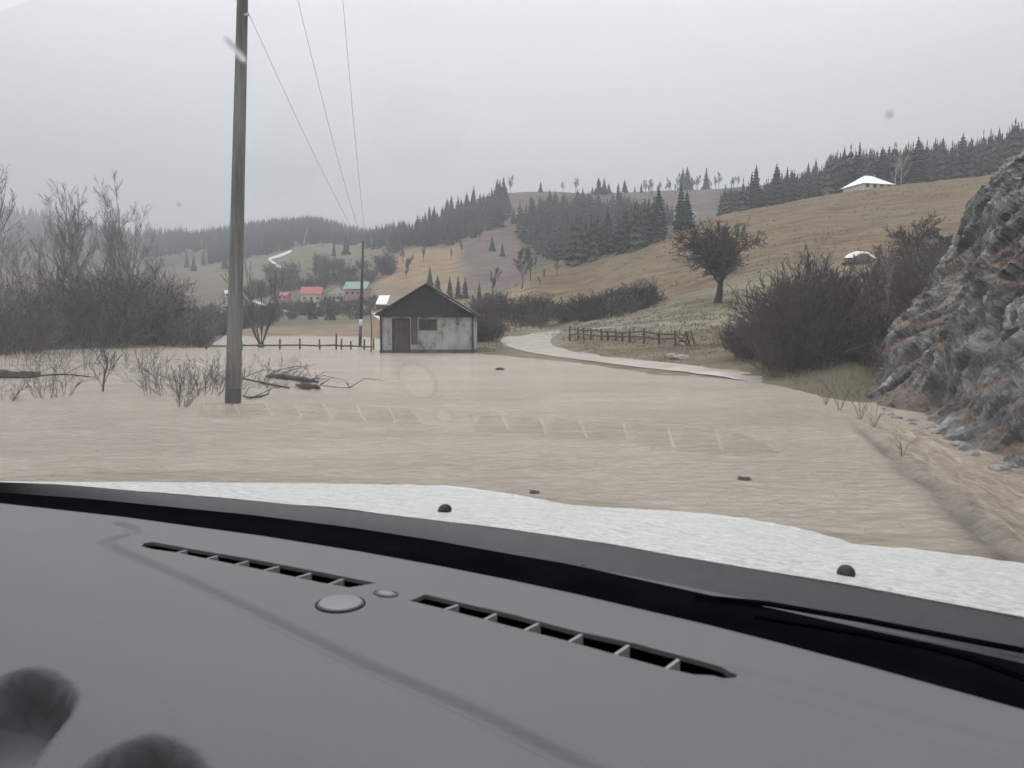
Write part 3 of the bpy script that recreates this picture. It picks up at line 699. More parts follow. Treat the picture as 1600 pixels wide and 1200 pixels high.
for i, b0 in enumerate(pth):
    t = (pth[min(i+1, NU-1)]-pth[max(i-1, 0)]).normalized(); n = Vector((t.y, -t.x)); fu = i/(NU-1)
    for j in range(NV):
        v = HV*(j/(NV-1))**1.15
        # profile: talus at the foot, steep face, rounded top
        lo = min(v, .9); hi = max(0, v-.9)
        hx = lo*.86+hi*.52; z = -.35+lo*.62+hi*.86
        hx += .11*max(0, v-4.0)*min(1, max(0, (b0.y-8)/6))
        if v > 13: q = v-13; hx += q*.35; z -= q*.30
        q3 = Vector((b0.x, b0.y, z))+Vector((n.x, n.y, 0))*(hx-.22)
        big = noise.noise(q3*.35+Vector((3, 1, 8)))*.62 + noise.noise(q3*.9)*.30
        qa = Vector((q3.dot(RS)*.34, q3.dot(RT)*1.1, q3.dot(RU)*1.25)); st = rock_noise(qa)*.20
        fine = rock_noise(qa*2.9+Vector((5, 5, 5)))*.08 + noise.noise(qa*11)*.03+noise.noise(q3*14)*.02; STR.append(qa)
        vd, vp = noise.voronoi(qa*1.7); st += noise.noise(vp[0]*2.7)*.30-.10*max(0, 1-(vd[1]-vd[0])*7)
        vd, vp = noise.voronoi(qa*4.3+Vector((2, 2, 2))); st += noise.noise(vp[0]*3.1)*.07-.03*max(0, 1-(vd[1]-vd[0])*6)
        k = min(1, v/1.6)*.9+.1
        d = (big+st+fine)*k
        nn = Vector((-n.x*.86, -n.y*.86, .5))
        V.append(q3+nn*d)
Fc = [(i*NV+j, i*NV+j+1, (i+1)*NV+j+1, (i+1)*NV+j) for i in range(NU-1) for j in range(NV-1)]
m, nt, b = newmat('limestone'); N_ = nt.nodes; L_ = nt.links
tc = N_.new('ShaderNodeTexCoord')
sat = N_.new('ShaderNodeAttribute'); sat.attribute_name = 'strata'; mp = N_.new('ShaderNodeMapping'); mp.inputs['Scale'].default_value = (1.9, 1, 1); L_.new(sat.outputs['Vector'], mp.inputs[0])
n1 = N_.new('ShaderNodeTexNoise'); n1.inputs['Scale'].default_value = 2.3; n1.inputs['Detail'].default_value = 13; n1.inputs['Roughness'].default_value = .72; n1.inputs['Distortion'].default_value = .12; L_.new(mp.outputs[0], n1.inputs[0])
r1 = N_.new('ShaderNodeValToRGB'); L_.new(n1.outputs[0], r1.inputs[0]); cr = r1.color_ramp
cr.elements[0].position = .43; cr.elements[0].color = (.016, .016, .017, 1); cr.elements[1].position = .51; cr.elements[1].color = (.075, .076, .078, 1)
e = cr.elements.new(.565); e.color = (.19, .192, .196, 1); e = cr.elements.new(.65); e.color = (.42, .42, .41, 1)
n2 = N_.new('ShaderNodeTexNoise'); n2.inputs['Scale'].default_value = .55; n2.inputs['Detail'].default_value = 5; L_.new(tc.outputs['Object'], n2.inputs[0])
ge = N_.new('ShaderNodeAttribute'); ge.attribute_name = 'soil'
ad = N_.new('ShaderNodeMath'); ad.operation = 'ADD'; L_.new(n2.outputs[0], ad.inputs[0]); L_.new(ge.outputs['Fac'], ad.inputs[1])
n3 = N_.new('ShaderNodeTexNoise'); n3.inputs['Scale'].default_value = 5; n3.inputs['Detail'].default_value = 6; L_.new(tc.outputs['Object'], n3.inputs[0])
ad2 = N_.new('ShaderNodeMath'); ad2.operation = 'MULTIPLY_ADD'; ad2.inputs[1].default_value = .5; L_.new(n3.outputs[0], ad2.inputs[0]); L_.new(ad.outputs[0], ad2.inputs[2])
mr = N_.new('ShaderNodeMapRange'); mr.inputs[1].default_value = .865; mr.inputs[2].default_value = .94; L_.new(ad2.outputs[0], mr.inputs[0])
r2 = N_.new('ShaderNodeValToRGB'); L_.new(n3.outputs[0], r2.inputs[0]); r2.color_ramp.elements[0].position = .3; r2.color_ramp.elements[0].color = (.055, .042, .03, 1)
r2.color_ramp.elements[1].position = .7; r2.color_ramp.elements[1].color = (.175, .118, .080, 1)
mx = N_.new('ShaderNodeMix'); mx.data_type = 'RGBA'; L_.new(mr.outputs[0], mx.inputs[0]); L_.new(r1.outputs[0], mx.inputs[6]); L_.new(r2.outputs[0], mx.inputs[7])
L_.new(mx.outputs[2], b.inputs['Base Color']); b.inputs['Roughness'].default_value = .35; b.inputs['Specular IOR Level'].default_value = .6
bp = N_.new('ShaderNodeBump'); bp.inputs['Strength'].default_value = 1; bp.inputs['Distance'].default_value = .16; L_.new(n1.outputs[0], bp.inputs['Height']); L_.new(bp.outputs[0], b.inputs['Normal'])
rock = mk('rock_face', V, Fc, m, smooth=False); tag(rock, 'wet grey limestone cliff with rusty grass ledges rising beside the flooded road', 'cliff')
me = rock.data; soil = [0.0]*len(V)
nrm = np.zeros(len(V)*3); me.vertices.foreach_get('normal', nrm); nrm = nrm.reshape(-1, 3)
ledges = []
for q, v in enumerate(V):
    px, py = ppx(v) if v.y > 1 else (0, 0)
    s = (abs(nrm[q][2])-.62)*.55
    s += .16*math.exp(-((v.z-.5)/.8)**2) + .12*max(0, min(1, (v.y-11)/4))*(1 if v.z < 3.2 else .3)
    s += .12*math.exp(-((v.z-2.6)/1.0)**2)*min(1, max(0, (v.y-8)/4)); soil[q] = s
    if v.y > 3 and s > .13 and v.z > .25 and v.z < 8: ledges.append(q)
sv = me.attributes.new('strata', 'FLOAT_VECTOR', 'POINT'); sv.data.foreach_set('vector', np.array([tuple(q) for q in STR]).ravel())
sa = me.attributes.new('soil', 'FLOAT', 'POINT'); sa.data.foreach_set('value', soil)
# hanging dry grass on the ledges
def tufts(name, spots, mat, label, blades, ln, r, droop=.3, outn=None):
    rg = random.Random(5); V = []; Fc = []
    for p in spots:
        for k in range(blades):
            a = rg.uniform(0, 6.28); l = ln*rg.uniform(.5, 1.2); d = Vector((math.cos(a)*.6, math.sin(a)*.6, 1))
            if outn: d = (d*.6+outn*rg.uniform(.3, 1)).normalized()
            q0 = p+Vector((rg.uniform(-r, r), rg.uniform(-r, r), 0)); q1 = q0+d*l*.55; q2 = q1+(d+Vector((0, 0, -1))*droop*2)*l*.5
            s = Vector((-d.y, d.x, 0)).normalized()*.005*max(1, p.length/20); b = len(V)
            V += [q0-s, q0+s, q1+s*.7, q1-s*.7, q2]; Fc += [(b, b+1, b+2, b+3), (b+3, b+2, b+4)]
    o = mk(name, V, Fc, mat); return tag(o, label, 'grass', kind='stuff')
rg = random.Random(3)
sp = [V[q] for q in rg.sample(ledges, min(1300, len(ledges))) if noise.noise(V[q]*.8) > .08]
tufts('dry_grass', sp, M['grass_rust'], 'rusty dry grass hanging from the ledges of the rock face', 16, .15, .07, .9, Vector((-.75, -.4, -.1)))
# grass of banks and shore
sp = []
for px0, px1, D0, D1, n in ((742, 905, 33, 60, 500), (880, 1180, 28, 52, 900), (1150, 1420, 14, 30, 700), (600, 760, 45, 70, 120)):
    for i in range(n):
        px = rg.uniform(px0, px1); D = rg.uniform(D0, D1); p = g3((px-800)/F*D, D); q = ppx(p)
        if p.z < .03: continue
        if px < 905 and not (px < 790 or q[1] > 551+(px-800)*.12+7): continue
        if px >= 905 and px < 1230 and p.z < .13: continue
        sp.append(p)
tufts('bank_grass', sp, M['grass_blade'], 'dry brown grass on the road banks', 12, .16, .3, .4)

sp = []
while len(sp) < 2600:
    px = rg.uniform(700, 1560); D = math.exp(rg.uniform(math.log(48), math.log(240))); p = g3((px-800)/F*D, D)
    if p.z > .5 and noise.noise(p*.06) > -.2: sp.append(p)
def meadow_tufts():
    V = []; Fc = []
    for p in sp:
        sc = .3+p.y/400
        for k in range(7):
            a = rg.uniform(0, 6.28); l = sc*rg.uniform(.3, .8); q = p+Vector((rg.uniform(-1, 1)*sc, rg.uniform(-1, 1)*sc, -.05)); d = Vector((math.cos(a)*.7, math.sin(a)*.7, .8))
            t_ = Vector((-d.y, d.x, 0)).normalized()*.045*sc*2; b = len(V); V.extend([q-t_, q+t_, q+d*l]); Fc.append((b, b+1, b+2))
    tag(mk('meadow_grass', V, Fc, M['tussock']), 'coarse dry tussocks scattered over the brown meadow', 'grass', kind='stuff')
M['tussock'] = noisy('tussock', (.10, .075, .05), (.17, .125, .085), .08, bump=0)
meadow_tufts()
# stones
def stone_me(seed):
    bm = bmesh.new(); bmesh.ops.create_icosphere(bm, subdivisions=3, radius=1)
    for v in bm.verts: v.co *= 1+.35*noise.noise(v.co*1.3+Vector((seed*9, 0, 0)))+.12*noise.noise(v.co*4)
    me = D_.meshes.new('stone'); bm.to_mesh(me); bm.free(); me.materials.append(M['stone']); return me
ST = [stone_me(i) for i in range(4)]
for i in range(26):
    t = rg.random(); px = 1370+t*230; py = 640+t*112+rg.gauss(-4, 5); p = on_z(px, py)
    o = D_.objects.new('stone', ST[i % 4]); COL.objects.link(o); s = rg.uniform(.02, .075); o.location = (p.x, p.y, .01); o.scale = (s*1.4, s, s*.7); o.rotation_euler = (rg.random(), 0, rg.random()*6)
    tag(o, where('pale stone at the waterline under the rock', t, 0, 1, s > .065), 'stone', 'stones under the rock face')
for i, (px, py, s, lb) in enumerate(((1065, 560, .32, 'broad pale boulder on the bank below the broken fence end'), (1098, 574, .12, 'small white stone at the road edge'), (1048, 556, .2, 'grey stone left of the broad boulder'))):
    p = hit(px, py); o = D_.objects.new('stone', ST[i]); COL.objects.link(o); o.location = p; o.scale = (s*1.3, s, s*.5); tag(o, lb, 'stone')

# small plants standing in the water by the rock
for i, (px, py, h) in enumerate(((1312, 640, .75), (1345, 655, .6), (1365, 668, .45), (1410, 712, .30), (1290, 632, .4))):
    p = on_z(px, py); rg2 = random.Random(i); mb = MB()
    for k in range(9):
        a = rg2.uniform(0, 6.28); l = h*rg2.uniform(.5, 1); d = Vector((math.cos(a)*.45, math.sin(a)*.45, 1))
        mb.tube([(0, 0, -.05), d*l*.5, d*l+Vector((math.cos(a)*.1, 0, -.03))], [.0035, .003, .002], 3)
    o = mb.build('weed', M['bark'], loc=p); tag(o, ('thin weed clump farthest up the flooded verge', 'second weed clump on the flooded verge below the rock', 'weed clump near the white stones', 'little drowned weed in the fast stream nearest the car', 'low weed tuft left of the tallest verge clump')[i], 'plant')

# ------------------------------------------------------------------ poles and wires
def lean_pole(name, px, pyb, D, ptop, r0, r1, label):
    b0 = at(px, pyb, D); t = empty(name, (b0.x, D, 0), 0, label, 'pole'); return b0, t
b0, t = lean_pole('utility_pole', 364, 630, 14.56, None, .15, .1, 'tall weathered wooden utility pole standing in the flood, nearest the car')
top = at(380.5, -70, 14.56); base_ = Vector((b0.x, 14.56, 0)); tv = top-base_
def pp(f): return tv*f
MB().tube([pp(-.08), pp(.034), pp(.036)], [.155, .153, .148], 20, True).build('pole_foot', M['pole_dark'], t, True)
MB().tube([pp(.036+.964*k/10) for k in range(11)], [.148-.052*k/10 for k in range(11)], 20, True).build('pole_shaft', M['pole'], t, True)
ca_ = MB().box(-.15, 2.1, -.06, .06, -.06, .06, Matrix.Translation(pp(.985)) @ Matrix.Rotation(-.25, 4, 'Z')).build('crossarm', M['pole'], t)
w1 = at(389, 22, 14.5)
ins = MB().tube([w1-base_-Vector((.1, 0, .02)), w1-base_], [.02, .035], 8, True).build('insulator', M['wall_white'], t)
fb = at(562.5, 542, 56); ft = at(567.5, 378, 56)
t2 = empty('utility_pole', (fb.x, 56, 0), 0, 'thin dark utility pole left of the hut, beyond the flooded fence', 'pole'); fv = ft-Vector((fb.x, 56, 0))
MB().tube([fv*-.05, fv*.20], [.13, .125], 8, True).build('pole_foot', M['pole_dark'], t2, True)
MB().tube([fv*.20, fv*.265], [.128, .125], 8, True).build('paint_band', M['wall_white'], t2, True)
MB().tube([fv*.265, fv], [.125, .09], 8, True).build('pole_shaft', M['pole_dark'], t2, True)
def wire(a, b, sag, label):
    pts = [a.lerp(b, k/40)-Vector((0, 0, 4*sag*(k/40)*(1-k/40))) for k in range(41)]
    rr = [.004+.006*k/40 for k in range(41)]
    o = mk('power_line', *(lambda m_: (m_.V, m_.F))(MB().tube(pts, rr, 4)), M['wire']); tag(o, label, 'cable', 'power lines between the two poles')
ftp = ft-Vector((0, 0, .1))
wire(w1, ftp, .45, 'left overhead line, meeting the near pole near the top of the photo')
wire(at(462, -14, 14.9), ftp+Vector((.15, 0, .12)), .75, 'middle overhead line running to the far pole')
wire(at(534, -20, 15.2), ftp+Vector((.3, 0, .12)), .95, 'right overhead line running to the far pole')

# ------------------------------------------------------------------ fences
def fence(name, pts, rails, label, rw=.035, extra=None):
    """pts: (top point, bottom point) per post"""
    o = empty(name, pts[0][1], 0, label, 'fence'); O = Vector(pts[0][1]); rg = random.Random(len(pts))
    for tp, bt in pts: MB().tube([Vector(bt)-O-Vector((0, 0, .3)), Vector(tp)-O], [.075, .06], 6, True).build('post', M['wood'], o)
    for f in rails:
        P = []
        for tp, bt in pts: P.append(Vector(bt).lerp(Vector(tp), f)-O+Vector((0, -.05, rg.uniform(-.04, .04))))
        MB().tube(P, [rw]*len(P), 5, True).build('rail', M['wood'], o)
    return o
ps = []
for px, pt, D in ((890,514,52),(903,515,50.5),(912,516,49.5),(923,517,48),(940,518,46),(950,520,45),(963,519,44),(973,522,43.5),(984,519,42.5),(1006,516.5,41),(1030,523,39.5),(1055,520,38)):
    x = (px-800)/F*D; ps.append((at(px+rg.uniform(-1, 1), pt-4, D), g3(x, D)))
fence('wooden_fence', ps, (.45, .8), 'crooked wooden rail fence on the bank inside the road bend', .05)
mb = MB(); p0 = g3((1078-800)/F*37, 37)
for k in range(13):
    a = at(1052+rg.uniform(0, 28), 522+rg.uniform(0, 20), 37)-p0; c = at(1066+rg.uniform(0, 20), 528+rg.uniform(-10, 22), 37+rg.uniform(-.6, .6))-p0; mb.tube([a, (a+c)/2+Vector((0, 0, rg.uniform(-.1, .1))), c], [.035, .03, .02], 5)
for px in (1072, 1080): mb.tube([at(px, 518, 37)-p0, at(px+8, 551, 37)-p0], [.04, .05], 5)
o = mb.build('broken_fence', M['wood'], loc=p0); tag(o, 'collapsed tangle of poles at the near end of the rail fence', 'fence')
ps = []
for i in range(13):
    px = 742+i*9; D = 96+i*1.5; x = (px-800)/F*D; g = g3(x, D); ps.append((g+Vector((rg.uniform(-.1, .1), 0, 1.0)), g))
fence('wooden_fence', ps, (.5, .9), 'distant low fence on the far side of the road, right of the hut', .05)
ps = []
for px, pt, pb in ((322,532,540),(355,534,541),(378,533,541),(437,530,544),(468,529,544),(500,530,546),(525,521,548),(533,529,547),(548,533,544),(569,530,549),(584,528,548)):
    D = 50; ps.append((at(px+rg.uniform(-1, 1), pt, D), at(px, pb, D)*1.0)); 
ps = [(a, Vector((b.x, b.y, min(b.z, .05)))) for a, b in ps]
fence('flooded_fence', ps, (.35,), 'half drowned wooden fence in the water left of the hut', .06)

# ------------------------------------------------------------------ hut
HD = 43.0
def hx(px): return (px-800)/F*HD
hc = hx(667.5); hw = (738-597)/2/F*HD
hut = empty('hut', (hc, HD, 0), R(0), 'small whitewashed hut with dark gabled roof standing in the flood', 'hut')
m, nt, b = newmat('stained_plaster'); N_ = nt.nodes; L_ = nt.links
tc = N_.new('ShaderNodeTexCoord'); mp = N_.new('ShaderNodeMapping'); mp.inputs['Scale'].default_value = (1, 1, .45); L_.new(tc.outputs['Object'], mp.inputs[0])
n1 = N_.new('ShaderNodeTexNoise'); n1.inputs['Scale'].default_value = 1.5; n1.inputs['Detail'].default_value = 9; n1.inputs['Roughness'].default_value = .7; L_.new(mp.outputs[0], n1.inputs[0])
r1 = N_.new('ShaderNodeValToRGB'); L_.new(n1.outputs[0], r1.inputs[0]); cr = r1.color_ramp
cr.elements[0].position = .38; cr.elements[0].color = (.075, .07, .062, 1); cr.elements[1].position = .58; cr.elements[1].color = (.40, .405, .39, 1)
e = cr.elements.new(.46); e.color = (.29, .29, .275, 1)
L_.new(r1.outputs[0], b.inputs['Base Color']); b.inputs['Roughness'].default_value = .9
bp = N_.new('ShaderNodeBump'); bp.inputs['Distance'].default_value = .03; bp.inputs['Strength'].default_value = .6; L_.new(n1.outputs[0], bp.inputs['Height']); L_.new(bp.outputs[0], b.inputs['Normal'])
M['plaster'] = m
M['boards'] = noisy('dark_boards', (.022, .024, .027), (.036, .038, .042), 4, stretch=(4, 1, .2), bump=.2)
M['door'] = noisy('door_wood', (.055, .045, .042), (.10, .085, .08), 3, stretch=(5, 1, .2), bump=.3)
M['hut_roof'] = noisy('hut_roof', (.025, .028, .032), (.05, .053, .06), 1.5, bump=.3)
ez = at(665, 493, HD).z; az = at(665, 446, HD).z; dp = 6.0
dx0, dx1 = hx(613)-hc, hx(641)-hc; dz = at(0, 498.5, HD).z
wx0, wx1 = hx(656)-hc, hx(682)-hc; wz0, wz1 = at(0, 514, HD).z, at(0, 500.5, HD).z
mb = MB()      # front wall built round door and window
mb.box(-hw, dx0, 0, .3, -.5, ez); mb.box(dx0, dx1, 0, .3, dz, ez); mb.box(dx1, wx0, 0, .3, -.5, ez); mb.box(wx0, wx1, 0, .3, -.5, wz0); mb.box(wx0, wx1, 0, .3, wz1, ez); mb.box(wx1, hw, 0, .3, -.5, ez)
mb.box(-hw, -hw+.3, .3, dp, -.5, ez); mb.box(hw-.3, hw, .3, dp, -.5, ez); mb.box(-hw+.3, hw-.3, dp-.3, dp, -.5, ez)
mb.build('wall', M['plaster'], hut)
mb = MB()
nb = 26
for k in range(nb):
    x0 = -hw-.1+(2*hw+.2)*k/nb; x1 = x0+(2*hw+.2)/nb-.005; h0 = (az-ez)*(1-abs(x0)/(hw+.25)); h1 = (az-ez)*(1-abs(x1)/(hw+.25))
    o = rg.uniform(0, .008); b_ = len(mb.V)
    mb.V += [Vector(v) for v in ((x0, -.12-o, ez-.08), (x1, -.12-o, ez-.08), (x1, -.12-o, ez+h1-.03), (x0, -.12-o, ez+h0-.03), (x0, -.05, ez-.08), (x1, -.05, ez-.08), (x1, -.05, ez+h1-.03), (x0, -.05, ez+h0-.03))]
    mb.F += [(b_+q[0], b_+q[1], b_+q[2], b_+q[3]) for q in ((0, 1, 2, 3), (7, 6, 5, 4), (0, 4, 5, 1), (1, 5, 6, 2), (2, 6, 7, 3), (3, 7, 4, 0))]
mb.build('gable', M['boards'], hut)
mb = MB(); ov = .32
for s in (-1, 1):
    L0 = math.hypot(hw+ov, (az-ez)*(hw+ov)/(hw+.25)); an = math.atan2((az-ez), hw+.25)
    Mx = Matrix.Translation((0, 0, az+.06)) @ Matrix.Rotation(s*an, 4, 'Y')
    if s == 1: mb.box(0, L0, -.4, dp+.4, -.03, .05, Mx)
    else: mb.box(-L0, 0, -.4, dp+.4, -.03, .05, Mx)
mb.build('roof', M['hut_roof'], hut)
d_ = MB()
for k in range(6): x0 = dx0+.05+(dx1-dx0-.1)*k/6; d_.box(x0, x0+(dx1-dx0-.1)/6-.015, .05, .10, -.3, dz-.04)
for z in (.25, 1.4): d_.box(dx0+.06, dx1-.06, .02, .055, z, z+.12)
do = d_.build('door', M['door'], hut)
MB().box(dx1-.18, dx1-.13, -.01, .02, .95, 1.1).build('handle', M['metal_dark'], do)
MB().box(dx0, dx0+.05, -.02, .1, -.3, dz).box(dx1-.05, dx1, -.02, .1, -.3, dz).box(dx0+.05, dx1-.05, -.02, .1, dz-.04, dz+.04).build('door_frame', M['boards'], hut)
wd = MB(); wm = (wx0+wx1)/2
for x0, x1 in ((wx0-.05, wx0+.05), (wm-.03, wm+.03), (wx1-.05, wx1+.05)): wd.box(x0, x1, -.03, .09, wz0, wz1)
wd.box(wx0-.08, wx1+.08, -.028, .092, wz0-.08, wz0); wd.box(wx0-.08, wx1+.08, -.028, .092, wz1, wz1+.07)
wo = wd.build('window', M['door'], hut)
MB().box(wx0+.05, wx1-.05, .095, .12, wz0, wz1).build('pane', M['glass_dark'], wo)
MB().box(dx1+.06, wx0-.12, -.03, -.002, .5, ez-.1).build('board_patch', M['door'], hut)
mb = MB().box(-hw-.12, dx0-.02, -.14, -.003, -.5, .16).box(dx1+.02, hw+.12, -.14, -.003, -.5, .19).box(hw+.003, hw+.13, -.1, dp, -.5, .16)
mb.build('foundation', noisy('wet_stone', (.04, .037, .034), (.12, .11, .10), 3, bump=.6, rough=.6), hut)
for sx in (-1, 1): MB().tube([(sx*(hw+.03), -.1, -.4), (sx*(hw+.03), -.1, ez-.05)], [.065, .06], 8, True).build('corner_post', M['boards'], hut)
# thin sapling pole beside the hut
p = at(580, 549, 44.5); o = MB().tube([(0, 0, -.2), (.05, 0, 1.6), (-.05, 0, 2.9)], [.05, .04, .02], 6).build('stake', M['bark'], loc=(p.x, 44.5, 0)); tag(o, 'thin upright stake in the water against the left corner of the hut', 'stake')

# ------------------------------------------------------------------ houses
def house(px, pyb, wpx, hpx, rpx, label, wall, roof, rot=0, ratio=.8, hip=False, win=(2, 1), D=None, name='house'):
    g = hit(px, pyb) if D is None else g3((px-800)/F*D, D)
    D = g.y; s = D/F; w = wpx*s; h = hpx*s; rh = rpx*s; dp = w*ratio
    o = empty(name, (g.x, g.y+dp/2, g.z-.2), rot, label, 'house')
    MB().box(-w/2, w/2, -dp/2, dp/2, -2, h).build('wall', M[wall], o)
    ov = w*.06; a = w/2+ov; c = dp/2+ov; e = h+.02
    if hip: r = w*.12; Vr = [(-a, -c, e), (a, -c, e), (a, c, e), (-a, c, e), (-r, 0, e+rh), (r, 0, e+rh)]; Fr = [(0, 1, 5, 4), (1, 2, 5), (2, 3, 4, 5), (3, 0, 4), (3, 2, 1, 0)]
    else: Vr = [(-a, -c, e), (a, -c, e), (a, c, e), (-a, c, e), (-a, 0, e+rh), (a, 0, e+rh)]; Fr = [(0, 1, 5, 4), (1, 2, 5), (2, 3, 4, 5), (3, 0, 4), (3, 2, 1, 0)]
    r = mk('roof', Vr, Fr, M[roof]); kid(r, o)
    nx, nz = win
    for i in range(nx):
        for j in range(nz):
            x = -w/2+w*(i+.5)/nx; z = h*(j+.5)/nz+.1; ww = min(.55, w/nx*.25)
            f = MB().box(x-ww-.1, x+ww+.1, -dp/2-.06, -dp/2-.003, z-.6, z+.6).build('window', M['wall_white'] if wall != 'wall_white' else M['roof_grey'], o)
            MB().box(x-ww, x+ww, -dp/2-.09, -dp/2-.063, z-.5, z+.5).build('pane', M['glass_dark'], f)
    cx = w*.2; MB().box(cx, cx+.6, -.3, .3, h+rh*.5, h+rh+.6).build('chimney', M['roof_grey'], o)
    return o
house(485, 473, 30, 14, 12, 'cream village house with pink-red gabled roof', 'wall_cream', 'roof_red', .1, .8, win=(3, 1))
house(441, 468, 18, 7, 6, 'low house with a red roof left of the cream one', 'wall_pink', 'roof_red', -.1, win=(2, 1))
house(425, 438, 15, 6, 5.5, 'small red-roofed house higher up the slope above the low one', 'roof_grey', 'roof_red', .2, win=(2, 1))
house(525, 471, 24, 12, 10, 'white village house with a grey hipped roof', 'wall_white', 'roof_grey', 0, .9, True, (4, 1))
house(557, 477, 34, 26, 12, 'tall pink house with a pale green roof beside the far pole', 'wall_pink', 'roof_green', -.15, .7, win=(4, 2))
house(1357, 295, 52, 7, 17, 'white house with broad white hipped roof on the crest of the meadow', 'wall_white', 'roof_white', .25, .9, True, (4, 1), D=237)
house(1079, 341, 17, 6, 6, 'small white farmhouse among trees below the skyline', 'wall_white', 'roof_grey', .1, win=(3, 1))
house(657, 353, 9, 5, 4, 'tiny white house on the ridge among the spruces', 'wall_white', 'roof_white', .1, win=(1, 1), D=575)
house(354, 464, 7, 6, 5, 'tiny white cabin beside the near pole on the far slope', 'wall_white', 'roof_white', .5, win=(1, 1), name='cabin')
# shed with bright sheet roof
g = hit(597, 483); s = g.y/F; o = empty('shed', g, -.1, 'dark open shed with a bright white tilted sheet roof left of the hut', 'shed')
MB().box(-9*s, 12*s, 0, 4, -1, 6*s).build('wall', M['boards'], o)
mk_ = MB(); b_ = len(mk_.V); mk_.V += [Vector(v) for v in ((-9.5*s, -.5, 8*s), (8*s, -.5, 8*s), (8*s, 3.5, 22*s), (-9.5*s, 3.5, 22*s), (-9.5*s, -.5, 7*s), (8*s, -.5, 7*s), (8*s, 3.5, 21*s), (-9.5*s, 3.5, 21*s))]
mk_.F += [(0, 1, 2, 3), (7, 6, 5, 4), (0, 4, 5, 1), (1, 5, 6, 2), (2, 6, 7, 3), (3, 7, 4, 0)]; mk_.build('roof', M['roof_white'], o)
MB().box(8.5*s, 17*s, -.5, 3, 6*s+.02, 8*s).build('lean_to_roof', M['wall_white'], o)
# haystack under a tarp
g = hit(1343, 411, 40); s = g.y/F; o = empty('haystack', g, .1, 'dark haystack under a white tarp on the meadow below the crest', 'haystack')
bm = bmesh.new(); bmesh.ops.create_uvsphere(bm, u_segments=24, v_segments=12, radius=1)
for v in bm.verts: v.co = Vector((v.co.x*25*s*(1.15 if v.co.z < .2 else 1), v.co.y*1.6, max(v.co.z, -.2)*17*s)); v.co += Vector((0, 0, 1))*noise.noise(v.co*2)*.15
me = D_.meshes.new('hay_pile'); bm.to_mesh(me); bm.free(); me.materials.append(M['hay']); q = D_.objects.new('hay_pile', me); COL.objects.link(q); kid(q, o)
V = []; n = 28
for i in range(n+1):
    for j in range(n+1):
        x = (i/n*2-1); y = (j/n*2-1); r2 = min(1, (x*x*.93+y*y*.6))
        edge = .18*math.sin(x*5+1)+.1*math.sin(x*11)
        z = 17.5*s*math.sqrt(max(0, 1-r2*.86))+.05
        V.append((x*24*s, y*1.5*(.75+edge*.4), z+.03*noise.noise(Vector((x*6, y*6, 0)))))
Fc = [(i*(n+1)+j, (i+1)*(n+1)+j, (i+1)*(n+1)+j+1, i*(n+1)+j+1) for i in range(n) for j in range(n)]
q = mk('tarp', V, Fc, M['tarp'], smooth=True); kid(q, o)
g = hit(1433, 408, 40); o = empty('hive_box', g, .2, 'small whitewashed box half hidden behind the crooked orchard tree', 'box')
MB().box(-.8, .8, -.5, .5, 0, 1.0).build('body', M['wall_white'], o); MB().box(-.9, .9, -.6, .6, 1.003, 1.1).build('lid', M['roof_grey'], o)

# ------------------------------------------------------------------ drowned shrubs, driftwood, debris
def reed(px, py, h, w, n, label, mat='bark_dark', seed=1, rmin=.003, nb=6):
    p = on_z(px, py); s = shrub_mesh(seed, h, w, int(n), rmin, nb, 3); o = s.build('drowned_shrub', M[mat], loc=(p.x, p.y, 0)); return tag(o, label, 'shrub')
reed(300, 614, .95, 2.0, 40, 'dense drowned bush just left of the near pole', seed=201, nb=6)
reed(325, 600, .8, 1.4, 24, 'drowned bush behind the base of the near pole', seed=202, nb=5)
reed(275, 636, .6, .3, 6, 'little leafless sprig in front of the dense drowned bush', seed=203)
reed(70, 622, 1.0, .5, 10, 'drowned twiggy bush at the left near the lower log', seed=204)
reed(14, 625, .7, .4, 7, 'small twigs sticking out of the water at the left edge', seed=205)
reed(97, 618, .9, .2, 4, 'two bent stems right of the left twiggy bush', seed=206)
reed(240, 606, 1.3, .4, 5, 'curved thin branches left of the dense bush', seed=207)
reed(130, 577, 1.7, 1.8, 16, 'leafless stems in the water in front of the left thicket', seed=208)
reed(80, 575, 1.7, 1.6, 16, 'leafless stems beside the long black log', seed=209)
reed(215, 575, 1.3, 1.8, 16, 'low drowned twigs in front of the dark thicket', seed=210)
reed(20, 572, 1.8, 2.2, 18, 'drowned shoots behind the long black log', seed=211)
reed(440, 578, .8, 1.2, 9, 'sparse drowned twigs right of the near pole', seed=212)
reed(400, 610, .6, 1.3, 10, 'twigs around the driftwood right of the near pole', seed=213)
p = on_z(162, 612); tr, cw = bare_tree(301, 1.5, .03, nb=[7, 5, 3], rmin=.006, first=[.25, .2, .1], ratio=[.6, .5, .5]); t = empty('sapling', (p.x, p.y, 0), 0, 'slender drowned sapling alone between the twiggy bushes', 'tree'); tr.build('trunk', M['bark_dark'], t); cw.build('crown', M['bark_dark'], t)
D = 55; x = (408-800)/F*D; t = empty('bare_tree', (x, D, 0), 0, 'slim leafless tree with several stems beside the flooded fence', 'tree')
rg3 = random.Random(9); trm = MB(); crm = MB()
PP = dict(seg=7, wob=.05, up=.09, rmin=.016, taper=.75, lev=3, nb=[7, 4, 0], first=[.2, .15, 0], spread=[.35, .45, .5], ratio=[.42, .5, .5])
trm.tube([(0, 0, -.3), (0, 0, .35)], [.3, .2], 8)
